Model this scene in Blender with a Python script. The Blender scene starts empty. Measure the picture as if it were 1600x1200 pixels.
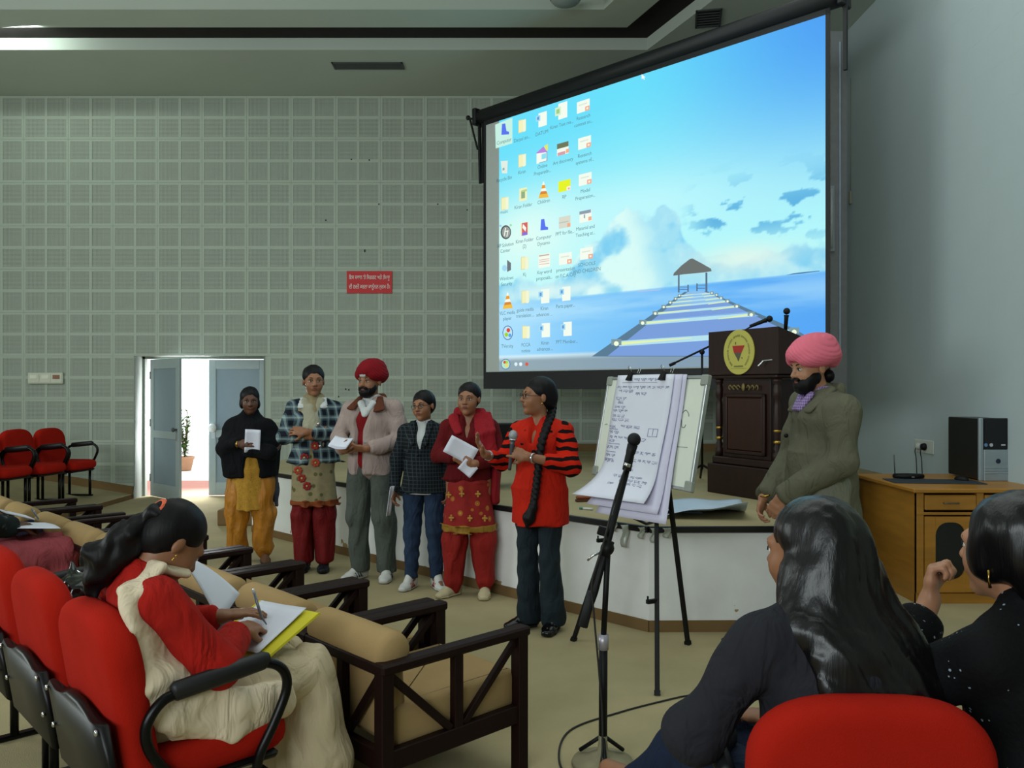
import bpy, bmesh, math, random
import numpy as np
from mathutils import Vector, Matrix, Euler
random.seed(7)
rng = np.random.RandomState(7)
SC = bpy.context.scene
COL = SC.collection

# ------------------------------------------------------------------ camera, world, light, exposure
CAM_H, FPX = 1.5, 1300.0
cam_d = bpy.data.cameras.new('camera')
cam = bpy.data.objects.new('camera', cam_d); COL.objects.link(cam)
cam.location = (0, 0, CAM_H); cam.rotation_euler = (math.pi/2, 0, 0)
cam_d.sensor_width = 36.0; cam_d.lens = FPX/1600*36.0; cam_d.shift_y = 5/1600
cam_d.clip_start = 0.05; cam_d.clip_end = 200
SC.camera = cam
SC.view_settings.view_transform = 'Standard'
SC.view_settings.look = 'None'
SC.view_settings.gamma = 1.0
SC.view_settings.use_curve_mapping = False
SC.view_settings.exposure = 0.0
world = bpy.data.worlds.new('sky'); SC.world = world; world.use_nodes = True
wb = world.node_tree.nodes['Background']
wb.inputs[0].default_value = (0.93, 0.97, 1.0, 1); wb.inputs[1].default_value = 2.6

def area_light(name, loc, target, sx, sy, power, color, spread=180):
    d = bpy.data.lights.new(name, 'AREA'); d.shape = 'RECTANGLE'; d.size = sx; d.size_y = sy
    d.energy = power; d.color = color; d.spread = math.radians(spread)
    o = bpy.data.objects.new(name, d); COL.objects.link(o); o.location = loc
    v = Vector(target)-Vector(loc)
    o.rotation_euler = v.to_track_quat('-Z', 'Y').to_euler()
    return o
# daylight through the windows high in the wall behind the seats and in the left wall
area_light('window_light_rear', (-2.2, -3.7, 3.2), (1.2, 8, 1.4), 9.0, 1.8, 470, (0.88, 0.97, 1.0))
area_light('window_light_left', (-8.3, 4.5, 3.0), (0, 7.0, 1.6), 4.0, 2.0, 190, (0.90, 1.0, 0.98))
area_light('added_overhead_light', (0.3, 4.7, 5.30), (0.3, 4.9, 0), 6.2, 5.5, 135, (0.92, 1.0, 0.97))  # unseen overhead area light, added to brighten floor, seat tops and right wall
area_light('doorway_daylight', (-4.45, 12.0, 1.2), (-3.9, 9.3, 0.0), 0.5, 1.6, 80, (0.95, 0.98, 1.0))
area_light('cove_tube_light', (-6.05, 9.30, 5.475), (-6.0, 9.68, 5.49), 1.6, 0.03, 13, (0.86, 1.0, 0.92))

# ------------------------------------------------------------------ materials
def lin(c):
    if isinstance(c, str):
        c = tuple(int(c[i:i+2], 16)/255 for i in (0, 2, 4))
    return tuple((x/12.92 if x <= 0.04045 else ((x+0.055)/1.055)**2.4) for x in c[:3]) + (1.0,)
MATS = {}
class NT:
    def __init__(s, name):
        s.m = bpy.data.materials.new(name); s.m.use_nodes = True
        s.t = s.m.node_tree; s.n = s.t.nodes; s.b = s.n['Principled BSDF']
    def node(s, typ, **kw):
        nd = s.n.new(typ)
        for k, v in kw.items():
            if k.startswith('i_'): nd.inputs[k[2:].replace('_', ' ')].default_value = v
            else: setattr(nd, k, v)
        return nd
    def link(s, a, b): s.t.links.new(a, b)
    def coord(s, scale=(1, 1, 1), kind='Object', loc=(0, 0, 0), rot=(0, 0, 0)):
        tc = s.node('ShaderNodeTexCoord'); mp = s.node('ShaderNodeMapping')
        mp.inputs['Scale'].default_value = scale; mp.inputs['Location'].default_value = loc
        mp.inputs['Rotation'].default_value = rot
        s.link(tc.outputs[kind], mp.inputs[0]); return mp.outputs[0]
    def noise(s, vec, scale, detail=3, rough=.5):
        nd = s.node('ShaderNodeTexNoise'); nd.inputs['Scale'].default_value = scale
        nd.inputs['Detail'].default_value = detail; nd.inputs['Roughness'].default_value = rough
        s.link(vec, nd.inputs['Vector']); return nd.outputs['Fac']
    def ramp(s, fac, stops, interp='LINEAR'):
        r = s.node('ShaderNodeValToRGB'); cr = r.color_ramp; cr.interpolation = interp
        while len(cr.elements) < len(stops): cr.elements.new(0.5)
        for e, (p, c) in zip(cr.elements, stops):
            e.position = p; e.color = lin(c) if isinstance(c, str) else (c, c, c, 1)
        s.link(fac, r.inputs[0]); return r.outputs[0]
    def math(s, op, a, b=None, c=None):
        nd = s.node('ShaderNodeMath', operation=op)
        for i, v in enumerate((a, b, c)):
            if v is None: continue
            if isinstance(v, (int, float)): nd.inputs[i].default_value = v
            else: s.link(v, nd.inputs[i])
        return nd.outputs[0]
    def mix(s, fac, a, b, mode='MIX'):
        nd = s.node('ShaderNodeMix', data_type='RGBA', blend_type=mode)
        for i, v in ((0, fac), (6, a), (7, b)):
            if isinstance(v, (int, float)): nd.inputs[i].default_value = v
            elif isinstance(v, (str, tuple)): nd.inputs[i].default_value = lin(v)
            else: s.link(v, nd.inputs[i])
        return nd.outputs[2]
    def bump(s, h, strength=.3, dist=.01):
        nd = s.node('ShaderNodeBump'); nd.inputs['Strength'].default_value = strength
        nd.inputs['Distance'].default_value = dist
        s.link(h, nd.inputs['Height']); s.link(nd.outputs[0], s.b.inputs['Normal'])
    def sep(s, vec):
        nd = s.node('ShaderNodeSeparateXYZ'); s.link(vec, nd.inputs[0]); return nd.outputs
    def out(s, col=None, rough=.6, metal=0, spec=.4):
        if col is not None:
            if isinstance(col, (str, tuple)): s.b.inputs['Base Color'].default_value = lin(col)
            else: s.link(col, s.b.inputs['Base Color'])
        if isinstance(rough, (int, float)): s.b.inputs['Roughness'].default_value = rough
        else: s.link(rough, s.b.inputs['Roughness'])
        s.b.inputs['Metallic'].default_value = metal
        s.b.inputs['Specular IOR Level'].default_value = spec
        return s.m

def M(name, c, rough=.6, metal=0, spec=.4, var=.12, scale=12, bump=0, bscale=None, stretch=(1, 1, 1), sheen=0, wrinkle=0):
    """procedural principled material: colour with noise variation and a fine bump"""
    if name in MATS: return MATS[name]
    t = NT(name); v = t.coord(stretch)
    f = t.noise(v, scale, 4)
    k = t.ramp(f, [(.25, 1-var), (.75, 1+0.0)])
    col = t.mix(1.0, c, k, 'MULTIPLY')
    if wrinkle:
        wv = t.coord((1, 1, .45)); wn = t.node('ShaderNodeTexNoise'); wn.inputs['Scale'].default_value = 11; wn.inputs['Detail'].default_value = 3; wn.inputs['Distortion'].default_value = 1.1
        t.link(wv, wn.inputs['Vector'])
        t.bump(t.math('ADD', t.math('MULTIPLY', wn.outputs['Fac'], wrinkle), t.math('MULTIPLY', t.noise(v, bscale or 200, 2), .05*bump)), .8, .035)
    elif bump: t.bump(t.noise(v, bscale or scale*8, 3), bump, .004)
    if sheen:
        t.b.inputs['Sheen Weight'].default_value = sheen; t.b.inputs['Sheen Roughness'].default_value = .5
    MATS[name] = t.out(col, rough, metal, spec); return MATS[name]

# ------------------------------------------------------------------ mesh helpers
def tag(o, label=None, cat=None, group=None, kind=None):
    if label: o['label'] = label
    if cat: o['category'] = cat
    if group: o['group'] = group
    if kind: o['kind'] = kind
    return o
def empty(name, loc=(0, 0, 0), rz=0, label=None, cat=None, group=None, kind=None, parent=None):
    o = bpy.data.objects.new(name, None); COL.objects.link(o)
    o.location = loc; o.rotation_euler = (0, 0, rz); o.empty_display_size = .1
    if parent: o.parent = parent
    return tag(o, label, cat, group, kind)
def link(name, me, mats, parent=None, smooth=False):
    o = bpy.data.objects.new(name, me); COL.objects.link(o)
    if mats is not None:
        for m in (mats if isinstance(mats, (list, tuple)) else [mats]): me.materials.append(m)
    if smooth: me.shade_smooth()
    if parent: o.parent = parent
    return o
def copy_tree(o, parent=None):
    c = o.copy(); COL.objects.link(c); c.parent = parent
    for ch in o.children: copy_tree(ch, c)
    return c
def rotz(a): return Matrix.Rotation(a, 4, 'Z')
def T(x, y=None, z=None):
    return Matrix.Translation(Vector(x) if y is None else Vector((x, y, z)))

class B:
    """collects shapes into one bmesh"""
    def __init__(s): s.bm = bmesh.new()
    def _mi(s, faces, mi):
        if mi:
            for f in faces: f.material_index = mi
    def box(s, x0, x1, y0, y1, z0, z1, bev=0, mi=0, mat=None, seg=1):
        n0 = len(s.bm.faces)
        mm = T((x0+x1)/2, (y0+y1)/2, (z0+z1)/2) @ Matrix.Diagonal((abs(x1-x0), abs(y1-y0), abs(z1-z0), 1))
        g = bmesh.ops.create_cube(s.bm, size=1, matrix=mm)
        vs = g['verts']
        if bev:
            es = list({e for v in vs for e in v.link_edges})
            r = bmesh.ops.bevel(s.bm, geom=es, offset=bev, segments=seg, affect='EDGES', profile=.5)
            vs = list({v for f in r['faces'] for v in f.verts} | {v for v in vs if v.is_valid})
        if mat is not None: bmesh.ops.transform(s.bm, matrix=mat, verts=vs)
        s.bm.faces.ensure_lookup_table()
        s._mi(s.bm.faces[n0:], mi); return s
    def bar(s, a, b, w, d, up=(0, 0, 1), bev=0, mi=0):
        """rectangular bar from a to b; w = width across, d = depth along up"""
        a, b = Vector(a), Vector(b); ax = (b-a); L = ax.length; ax.normalize()
        u = Vector(up); u = (u-ax*u.dot(ax))
        if u.length < 1e-5: u = Vector((1, 0, 0))
        u.normalize(); v = u.cross(ax)
        m = Matrix((ax, v, u)).transposed().to_4x4(); m.translation = (a+b)/2
        return s.box(-L/2, L/2, -w/2, w/2, -d/2, d/2, bev, mi, m)
    def tube(s, pts, r, n=10, mi=0, closed=False, flat=1.0):
        pts = [Vector(p) for p in pts]; N = len(pts)
        rs = r if isinstance(r, (list, tuple)) else [r]*N
        tan = []
        for i in range(N):
            a = pts[(i-1) % N] if (closed or i > 0) else pts[i]
            b = pts[(i+1) % N] if (closed or i < N-1) else pts[i]
            tan.append((b-a).normalized())
        u = Vector((0, 0, 1)) if abs(tan[0].z) < .9 else Vector((1, 0, 0))
        rings = []
        for i in range(N):
            u = (u-tan[i]*u.dot(tan[i])).normalized(); v = tan[i].cross(u)
            rings.append([s.bm.verts.new(pts[i]+(u*math.cos(2*math.pi*j/n)+v*flat*math.sin(2*math.pi*j/n))*rs[i]) for j in range(n)])
        for i in range(N if closed else N-1):
            A, C = rings[i], rings[(i+1) % N]
            for j in range(n):
                f = s.bm.faces.new((A[j], A[(j+1) % n], C[(j+1) % n], C[j])); f.material_index = mi; f.smooth = True
        if not closed:
            f = s.bm.faces.new(rings[0][::-1]); f.material_index = mi
            f = s.bm.faces.new(rings[-1]); f.material_index = mi
        return s
    def lathe(s, prof, n=20, mat=None, mi=0, sx=1, sy=1):
        rings = []
        for (r, z) in prof:
            rings.append([s.bm.verts.new((r*sx*math.cos(2*math.pi*j/n), r*sy*math.sin(2*math.pi*j/n), z)) for j in range(n)])
        for A, C in zip(rings, rings[1:]):
            for j in range(n):
                f = s.bm.faces.new((A[j], A[(j+1) % n], C[(j+1) % n], C[j])); f.material_index = mi; f.smooth = True
        f = s.bm.faces.new(rings[0][::-1]); f.material_index = mi
        f = s.bm.faces.new(rings[-1]); f.material_index = mi
        if mat is not None:
            bmesh.ops.transform(s.bm, matrix=mat, verts=[v for R in rings for v in R])
        return s
    def prism(s, poly, h, mat=None, mi=0):
        """polygon in local xy extruded along +z by h"""
        a = [s.bm.verts.new((x, y, 0)) for x, y in poly]; b = [s.bm.verts.new((x, y, h)) for x, y in poly]
        n = len(poly)
        fs = [s.bm.faces.new(a[::-1]), s.bm.faces.new(b)]
        for i in range(n): fs.append(s.bm.faces.new((a[i], a[(i+1) % n], b[(i+1) % n], b[i])))
        s._mi(fs, mi)
        if mat is not None: bmesh.ops.transform(s.bm, matrix=mat, verts=a+b)
        return s
    def ball(s, c, r, mi=0, mat=None, n=12):
        r = r if isinstance(r, (list, tuple)) else (r, r, r)
        mm = T(c) @ Matrix.Diagonal((r[0], r[1], r[2], 1))
        if mat is not None: mm = mat @ mm
        n0 = len(s.bm.faces)
        bmesh.ops.create_uvsphere(s.bm, u_segments=n, v_segments=max(6, n*2//3), radius=1, matrix=mm)
        s.bm.faces.ensure_lookup_table()
        for f in s.bm.faces[n0:]: f.material_index = mi; f.smooth = True
        return s
    def sheet(s, fn, nu, nv, th=.001, mi=0):
        """thin solid surface fn(u,v)->Vector with thickness th"""
        P = [[Vector(fn(i/nu, j/nv)) for j in range(nv+1)] for i in range(nu+1)]
        top, bot = [], []
        for i in range(nu+1):
            rt, rb = [], []
            for j in range(nv+1):
                du = P[min(i+1, nu)][j]-P[max(i-1, 0)][j]; dv = P[i][min(j+1, nv)]-P[i][max(j-1, 0)]
                nn = du.cross(dv)
                nn = nn.normalized() if nn.length > 1e-9 else Vector((0, 0, 1))
                rt.append(s.bm.verts.new(P[i][j]+nn*th/2)); rb.append(s.bm.verts.new(P[i][j]-nn*th/2))
            top.append(rt); bot.append(rb)
        fs = []
        for i in range(nu):
            for j in range(nv):
                fs.append(s.bm.faces.new((top[i][j], top[i+1][j], top[i+1][j+1], top[i][j+1])))
                fs.append(s.bm.faces.new((bot[i][j], bot[i][j+1], bot[i+1][j+1], bot[i+1][j])))
        for i in range(nu):
            fs.append(s.bm.faces.new((top[i][0], bot[i][0], bot[i+1][0], top[i+1][0])))
            fs.append(s.bm.faces.new((top[i][nv], top[i+1][nv], bot[i+1][nv], bot[i][nv])))
        for j in range(nv):
            fs.append(s.bm.faces.new((top[0][j], top[0][j+1], bot[0][j+1], bot[0][j])))
            fs.append(s.bm.faces.new((top[nu][j], bot[nu][j], bot[nu][j+1], top[nu][j+1])))
        for f in fs: f.material_index = mi; f.smooth = True
        return s
    def build(s, name, mats, parent=None, smooth=False, mesh=False):
        bmesh.ops.recalc_face_normals(s.bm, faces=s.bm.faces)
        me = bpy.data.meshes.new(name); s.bm.to_mesh(me); s.bm.free()
        if mesh:
            for m in (mats if isinstance(mats, (list, tuple)) else [mats]): me.materials.append(m)
            return me
        return link(name, me, mats, parent, smooth)
def spline(pts, n=8):
    """Catmull-Rom through pts"""
    P = [Vector(p) for p in pts]; out = []
    for i in range(len(P)-1):
        p0, p1, p2, p3 = P[max(i-1, 0)], P[i], P[i+1], P[min(i+2, len(P)-1)]
        for k in range(n):
            t = k/n
            out.append(.5*((2*p1)+(p2-p0)*t+(2*p0-5*p1+4*p2-p3)*t*t+(3*p1-3*p2+p3-p0)*t**3))
    out.append(P[-1]); return out
def text_mesh(body, size, extrude=.0005, align='CENTER', space=1.0, res=2):
    c = bpy.data.curves.new('lettering', 'FONT'); c.body = body; c.size = size; c.extrude = extrude
    c.align_x = align; c.align_y = 'CENTER'; c.space_character = space; c.resolution_u = res
    o = bpy.data.objects.new('lettering', c); COL.objects.link(o)
    dg = bpy.context.evaluated_depsgraph_get(); me = bpy.data.meshes.new_from_object(o.evaluated_get(dg))
    bpy.data.objects.remove(o); return me
def upright(o, loc, w=None):
    """stand a flat text/plate (local xy) upright facing local -Y at loc"""
    o.rotation_euler = (math.pi/2, 0, 0); o.location = loc; return o

# ------------------------------------------------------------------ implicit surfaces (bodies, cloth, hair)
def v3(p): return np.array(p, dtype=np.float64)
def E(a, b=None, R=.05, R2=None, u=(1, 0, 0), k=.02, op=1, cap=None, w=(0, 0, 1)):
    a = v3(a); b = a.copy() if b is None else v3(b)
    R = (R, R) if np.isscalar(R) else tuple(R)
    R2 = R if R2 is None else ((R2, R2) if np.isscalar(R2) else tuple(R2))
    return dict(a=a, b=b, R=R, R2=R2, u=v3(u), k=k, op=op, cap=cap, w=v3(w))
def L(c, rx, ry, rz, k=.015, op=1):
    return E(c, None, (rx, ry), u=(1, 0, 0), w=(0, 0, 1), cap=rz, k=k, op=op)
def xfp(Mx, prims):
    Mx = np.array(Mx); out = []
    for p in prims:
        q = dict(p); q['a'] = Mx[:3, :3] @ p['a']+Mx[:3, 3]; q['b'] = Mx[:3, :3] @ p['b']+Mx[:3, 3]
        q['u'] = Mx[:3, :3] @ p['u']; q['w'] = Mx[:3, :3] @ p['w']; out.append(q)
    return out
def sdf_arrays(prims, h, disp=None, clips=()):
    lo = np.array([1e9]*3); hi = -lo
    for p in prims:
        if p['op'] < 0: continue
        r = max(p['R']+p['R2']+((p['cap'] or 0),))
        lo = np.minimum(lo, np.minimum(p['a'], p['b'])-r); hi = np.maximum(hi, np.maximum(p['a'], p['b'])+r)
    lo -= 3*h; hi += 3*h
    n = np.ceil((hi-lo)/h).astype(int)+1
    F = np.full(n, 1.0, np.float32)
    ax = [(lo[i]+h*np.arange(n[i])).astype(np.float32) for i in range(3)]
    for p in prims:
        r = max(p['R']+p['R2']+((p['cap'] or 0),))+p['k']+3*h
        i0 = np.maximum(((np.minimum(p['a'], p['b'])-r-lo)/h).astype(int), 0)
        i1 = np.minimum(((np.maximum(p['a'], p['b'])+r-lo)/h).astype(int)+2, n)
        if (i1 <= i0).any(): continue
        sl = tuple(slice(i0[i], i1[i]) for i in range(3))
        x = ax[0][sl[0]][:, None, None]-np.float32(p['a'][0]); y = ax[1][sl[1]][None, :, None]-np.float32(p['a'][1])
        z = ax[2][sl[2]][None, None, :]-np.float32(p['a'][2])
        ab = p['b']-p['a']; Lg = np.linalg.norm(ab)
        W = ab/Lg if Lg > 1e-6 else p['w']/np.linalg.norm(p['w'])
        U = p['u']-W*np.dot(p['u'], W)
        if np.linalg.norm(U) < 1e-4: U = np.cross(W, (0, 1, 0.01))
        U = U/np.linalg.norm(U); V = np.cross(W, U)
        f = np.float32
        rw = x*f(W[0])+y*f(W[1])+z*f(W[2]); ru = x*f(U[0])+y*f(U[1])+z*f(U[2]); rv = x*f(V[0])+y*f(V[1])+z*f(V[2])
        if Lg > 1e-6:
            t = np.clip(rw/f(Lg), 0, 1); rw = rw-t*f(Lg)
            Ru = f(p['R'][0])+f(p['R2'][0]-p['R'][0])*t; Rv = f(p['R'][1])+f(p['R2'][1]-p['R'][1])*t
        else: Ru, Rv = f(p['R'][0]), f(p['R'][1])
        Rw = f(p['cap']) if p['cap'] else np.minimum(Ru, Rv)
        a1, a2, a3 = ru/Ru, rv/Rv, rw/Rw
        k0 = np.sqrt(a1*a1+a2*a2+a3*a3); k1 = np.sqrt((a1/Ru)**2+(a2/Rv)**2+(a3/Rw)**2)
        d = k0*(k0-1)/np.maximum(k1, 1e-6); d = np.where(k0 < 1e-3, -np.minimum(Ru, Rv), d)
        k = f(max(p['k'], 1e-4)); A = F[sl]
        if p['op'] > 0:
            hh = np.maximum(k-np.abs(A-d), 0)/k; F[sl] = np.minimum(A, d)-hh*hh*k*f(.25)
        else:
            d = -d; hh = np.maximum(k-np.abs(A-d), 0)/k; F[sl] = np.maximum(A, d)+hh*hh*k*f(.25)
    X, Y, Z = ax[0][:, None, None], ax[1][None, :, None], ax[2][None, None, :]
    if disp is not None: F = F+disp(X, Y, Z).astype(np.float32)
    for pt, nn in clips:
        pt, nn = v3(pt), v3(nn); nn = nn/np.linalg.norm(nn)
        F = np.maximum(F, (X-pt[0])*nn[0]+(Y-pt[1])*nn[1]+(Z-pt[2])*nn[2])
    F[0], F[-1] = 1, 1; F[:, 0], F[:, -1] = 1, 1; F[:, :, 0], F[:, :, -1] = 1, 1
    # surface nets
    I = F < 0
    cs = [(i, j, k) for i in (0, 1) for j in (0, 1) for k in (0, 1)]
    nx, ny, nz = F.shape
    cnt = np.zeros((nx-1, ny-1, nz-1), np.int8)
    for i, j, k in cs: cnt += I[i:nx-1+i, j:ny-1+j, k:nz-1+k]
    act = (cnt > 0) & (cnt < 8)
    idx = np.full(act.shape, -1, np.int32); ii = np.argwhere(act); idx[act] = np.arange(len(ii))
    cv = np.stack([F[ii[:, 0]+i, ii[:, 1]+j, ii[:, 2]+k] for i, j, k in cs], 1)
    acc = np.zeros((len(ii), 3)); ct = np.zeros(len(ii))
    for e0 in range(8):
        for bit in (4, 2, 1):
            if e0 & bit: continue
            e1 = e0 | bit
            va, vb = cv[:, e0], cv[:, e1]; m = (va < 0) != (vb < 0)
            t = va[m]/(va[m]-vb[m]); c0 = np.array(cs[e0], float); c1 = np.array(cs[e1], float)
            acc[m] += c0+(c1-c0)*t[:, None]; ct[m] += 1
    V = lo+h*(ii+acc/ct[:, None])
    quads = []
    for axn in range(3):
        s0 = [slice(1, -1)]*3; s0[axn] = slice(0, -1); s1 = [slice(1, -1)]*3; s1[axn] = slice(1, None)
        Ia, Ib = I[tuple(s0)], I[tuple(s1)]; df = Ia != Ib
        e = np.argwhere(df); e[:, [q for q in range(3) if q != axn]] += 1
        fl = Ib[df]
        o1, o2 = (axn+1) % 3, (axn+2) % 3
        def g(a, b):
            q = e.copy(); q[:, o1] -= a; q[:, o2] -= b; return idx[q[:, 0], q[:, 1], q[:, 2]]
        Q = np.stack([g(0, 0), g(1, 0), g(1, 1), g(0, 1)], 1)
        Q[fl] = Q[fl][:, ::-1]; quads.append(Q)
    return V, np.concatenate(quads)
TRI_COUNT = [0]
def sdf_obj(name, mat, prims, h=.008, parent=None, disp=None, clips=(), scale=1.0):
    V, Q = sdf_arrays(prims, h, disp, clips)
    V = V*scale
    me = bpy.data.meshes.new(name)
    me.vertices.add(len(V)); me.vertices.foreach_set('co', V.astype(np.float32).ravel())
    me.loops.add(Q.size); me.loops.foreach_set('vertex_index', Q.astype(np.int32).ravel())
    me.polygons.add(len(Q)); me.polygons.foreach_set('loop_start', np.arange(0, Q.size, 4, dtype=np.int32))
    me.update(calc_edges=True)
    TRI_COUNT[0] += 2*len(Q)
    return link(name, me, mat, parent, smooth=True)
def wav(seed, fx, fy, fz, n=4):
    """cheap smooth noise from a few sine waves, for folds"""
    r = np.random.RandomState(seed); ks = r.uniform(-1, 1, (n, 3))*np.array([fx, fy, fz]); ph = r.uniform(0, 6.28, n)
    ks += np.sign(ks)*np.array([fx, fy, fz])*.3
    def f(X, Y, Z): return sum(np.sin(X*k[0]+Y*k[1]+Z*k[2]+p) for k, p in zip(ks, ph))/n
    return f
def folds(seed, amp, fx=55, fy=55, fz=12):
    g = wav(seed, fx, fy, fz); g2 = wav(seed+50, fx*.4, fy*.4, fz*1.5, 3)
    amp *= 1.45
    return lambda X, Y, Z: amp*(g(X+.02*np.sin(Z*9), Y, Z)*.8+g2(X, Y, Z)*.7)
# ================================================================== THE SETTING
def struct(name, b, m, parent=None, smooth=False):
    o = b.build(name, m, parent, smooth)
    if parent is None: o['kind'] = 'structure'
    return o
WALL_Y, CEIL, STAGE = 11.2, 5.42, .64
m_strip = M('wall_paint', 'a9b3a6', .75, var=.06, scale=2)
def perforated(name, c, dark, pitch=.0175):
    t = NT(name); v = t.coord()
    x, y, z = t.sep(v)
    fx = t.math('SUBTRACT', t.math('FRACT', t.math('DIVIDE', x, pitch)), .5)
    fz = t.math('SUBTRACT', t.math('FRACT', t.math('DIVIDE', z, pitch)), .5)
    d = t.math('SQRT', t.math('ADD', t.math('MULTIPLY', fx, fx), t.math('MULTIPLY', fz, fz)))
    hole = t.math('LESS_THAN', d, .27)
    k = t.ramp(t.noise(v, 9, 3), [(.3, .93), (.7, 1.0)])
    col = t.mix(1.0, c, k, 'MULTIPLY')
    return t.out(t.mix(hole, col, dark), .8, spec=.2)
m_perf = perforated('perforated_board', 'a2aa9e', '6a7068')
m_perf2 = perforated('perforated_board_smooth', 'a4b2b4', '94a1a3', .02)
m_carpet = M('olive_carpet', 'ac9f7b', .95, spec=.1, var=.22, scale=2.2, bump=.5, bscale=260)
m_carpet_side = M('brown_carpet_skirting', '7d6443', .95, spec=.1, var=.2, scale=4, bump=.4, bscale=200)
m_ceil = M('ceiling_paint', 'b2bab0', .85, spec=.2, var=.08, scale=.8)
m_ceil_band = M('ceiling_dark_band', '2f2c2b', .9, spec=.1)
def stage_white():
    t = NT('stage_whitewash'); v = t.coord()
    x, y, z = t.sep(v)
    base = t.ramp(t.noise(v, 3.5, 5), [(.3, 'dadbd8'), (.7, 'e9eae8')])
    low = t.math('LESS_THAN', z, t.math('ADD', .06, t.math('MULTIPLY', t.noise(v, 5.5, 5, .7), .20)))
    near = t.math('GREATER_THAN', t.noise(v, 2.6, 4, .6), .66)
    return t.out(t.mix(t.math('MULTIPLY', low, near), base, 'a08a62'), .8, spec=.2)
m_stage = stage_white()
m_black_edge = M('black_edge_strip', '141414', .5, var=.3, scale=30)

fl = struct('floor', B().box(-9, 3.7, -4.2, 11.5, -.1, 0), m_carpet)
# back wall: solid wall with a door opening, faced with perforated boards
PX, PZ = .6, .583
DX0, DX1, DZ = -5.085, -3.335, 1.922
bw = struct('wall_back', B().box(-9, DX0, WALL_Y+.012, WALL_Y+.32, 0, 6.3).box(DX1, 3.9, WALL_Y+.012, WALL_Y+.32, 0, 6.3)
            .box(DX0, DX1, WALL_Y+.012, WALL_Y+.32, DZ, 6.3), m_strip)
def panel_mesh(cols, rec=-.007):
    bm = bmesh.new(); H = PZ-.002; W = PX*cols/2-.002
    e, f, m = .029, .252*(1 if cols else 1), .038
    xs = [0, e, e+f, e+f+m, e+2*f+m, W] if cols == 2 else [0, e, e+f-.004, W]
    fz = (H-2*e-m)/2; zs = [0, e, e+fz, e+fz+m, e+2*fz+m, H]
    def q(x0, x1, z0, z1, y0=-.012, y1=None, mi=0):
        f = bm.faces.new([bm.verts.new(p) for p in ((x0, y0, z0), (x1, y0, z0), (x1, y0, z1), (x0, y0, z1))]); f.material_index = mi
    nf = cols
    for i in range(0, len(xs)-1, 2): q(xs[i], xs[i+1], 0, H)
    for c in range(nf):
        x0, x1 = xs[2*c+1], xs[2*c+2]
        for j in (0, 2, 4): q(x0, x1, zs[j], zs[j+1])
        for j in (1, 3):
            z0, z1 = zs[j], zs[j+1]; yo, yi = -.012, rec
            q(x0, x1, z0, z1, yi, mi=1)
            for a, b_ in (((x0, z0), (x1, z0)), ((x1, z0), (x1, z1)), ((x1, z1), (x0, z1)), ((x0, z1), (x0, z0))):
                bm.faces.new([bm.verts.new(p) for p in ((a[0], yo, a[1]), (b_[0], yo, b_[1]), (b_[0], yi, b_[1]), (a[0], yi, a[1]))])
    for a, b_ in (((0, 0), (W, 0)), ((W, 0), (W, H)), ((W, H), (0, H)), ((0, H), (0, 0))):
        bm.faces.new([bm.verts.new(p) for p in ((a[0], -.012, a[1]), (a[0], 0, a[1]), (b_[0], 0, b_[1]), (b_[0], -.012, b_[1]))])
    me = bpy.data.meshes.new('wall_panel'); bm.to_mesh(me); bm.free()
    me.materials.append(m_strip); me.materials.append(m_perf); return me
pm2, pm1 = panel_mesh(2), panel_mesh(1)
def put_panel(me, x, z):
    o = bpy.data.objects.new('wall_panel', me); COL.objects.link(o); o.location = (x+.001, WALL_Y+.012, z+.001); o.parent = bw
for r in range(9):
    z = CEIL-(r+1)*PZ
    for c in range(-9, 10):
        x = -2.3735+c*PX
        if r >= 6:
            if x < DX1 and x+PX > DX0:
                if c == -5: put_panel(pm1, x, z)
                if c == -2: put_panel(pm1, x+.3, z)
                continue
        if r == 8 and c > -2: continue
        put_panel(pm2, x, z)
# screw heads / fixings scattered on the panel joints
b = B()
for px, py in ((549, 249), (577, 250), (509, 344), (592, 319), (684, 319), (570, 391), (730, 328), (724, 612), (529, 620), (540, 608), (545, 609), (570, 393)):
    x, z = (px-800)/1300*WALL_Y, 1.5+(605-py)/1300*WALL_Y
    b.box(x-.009, x+.009, WALL_Y-.004, WALL_Y+.004, z-.009, z+.009, .003)
o = b.build('screw_hole', m_black_edge, bw); o['kind'] = 'stuff'

# side wall on the right, running away from the camera, and the pier where it ends
WX, WYF = 3.70, 9.16
wr = struct('wall_right', B().box(WX, WX+.2, -4.2, WYF, 0, 6.3), m_strip)
m_strip2 = M('wall_paint_right', 'acbabc', .75, var=.05, scale=2)
me3 = panel_mesh(2, -.0115); me3.materials.clear(); me3.materials.append(m_strip2); me3.materials.append(m_perf2)
for c in range(7):
    for r in range(9):
        o = bpy.data.objects.new('wall_panel', me3); COL.objects.link(o); o.parent = wr
        o.location = (WX, WYF-c*.6-.001, CEIL-(r+1)*PZ+.001); o.rotation_euler = (0, 0, -math.pi/2); o.scale = (1.0034, 1, 1.0035)
struct('wall_alcove', B().box(3.28, WX+.2, WYF, WALL_Y+.012, 0, 6.3), M('alcove_paint', 'a3a6a8', .8))
struct('wall_left', B().box(-9.2, -9, -4.2, WALL_Y+.3, 0, 6.3), m_strip)
struct('wall_rear', B().box(-9.2, 3.9, -4.4, -4.2, 0, 6.3), m_strip)
struct('light_spill_strip', B().box(3.597, 3.615, WYF-.02, WYF-.005, 1.85, 5.3, .003), M('projector_spill_tint', 'cfe2f5', .4))  # pale blue strip stands in for projector light spilling past the screen

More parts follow.
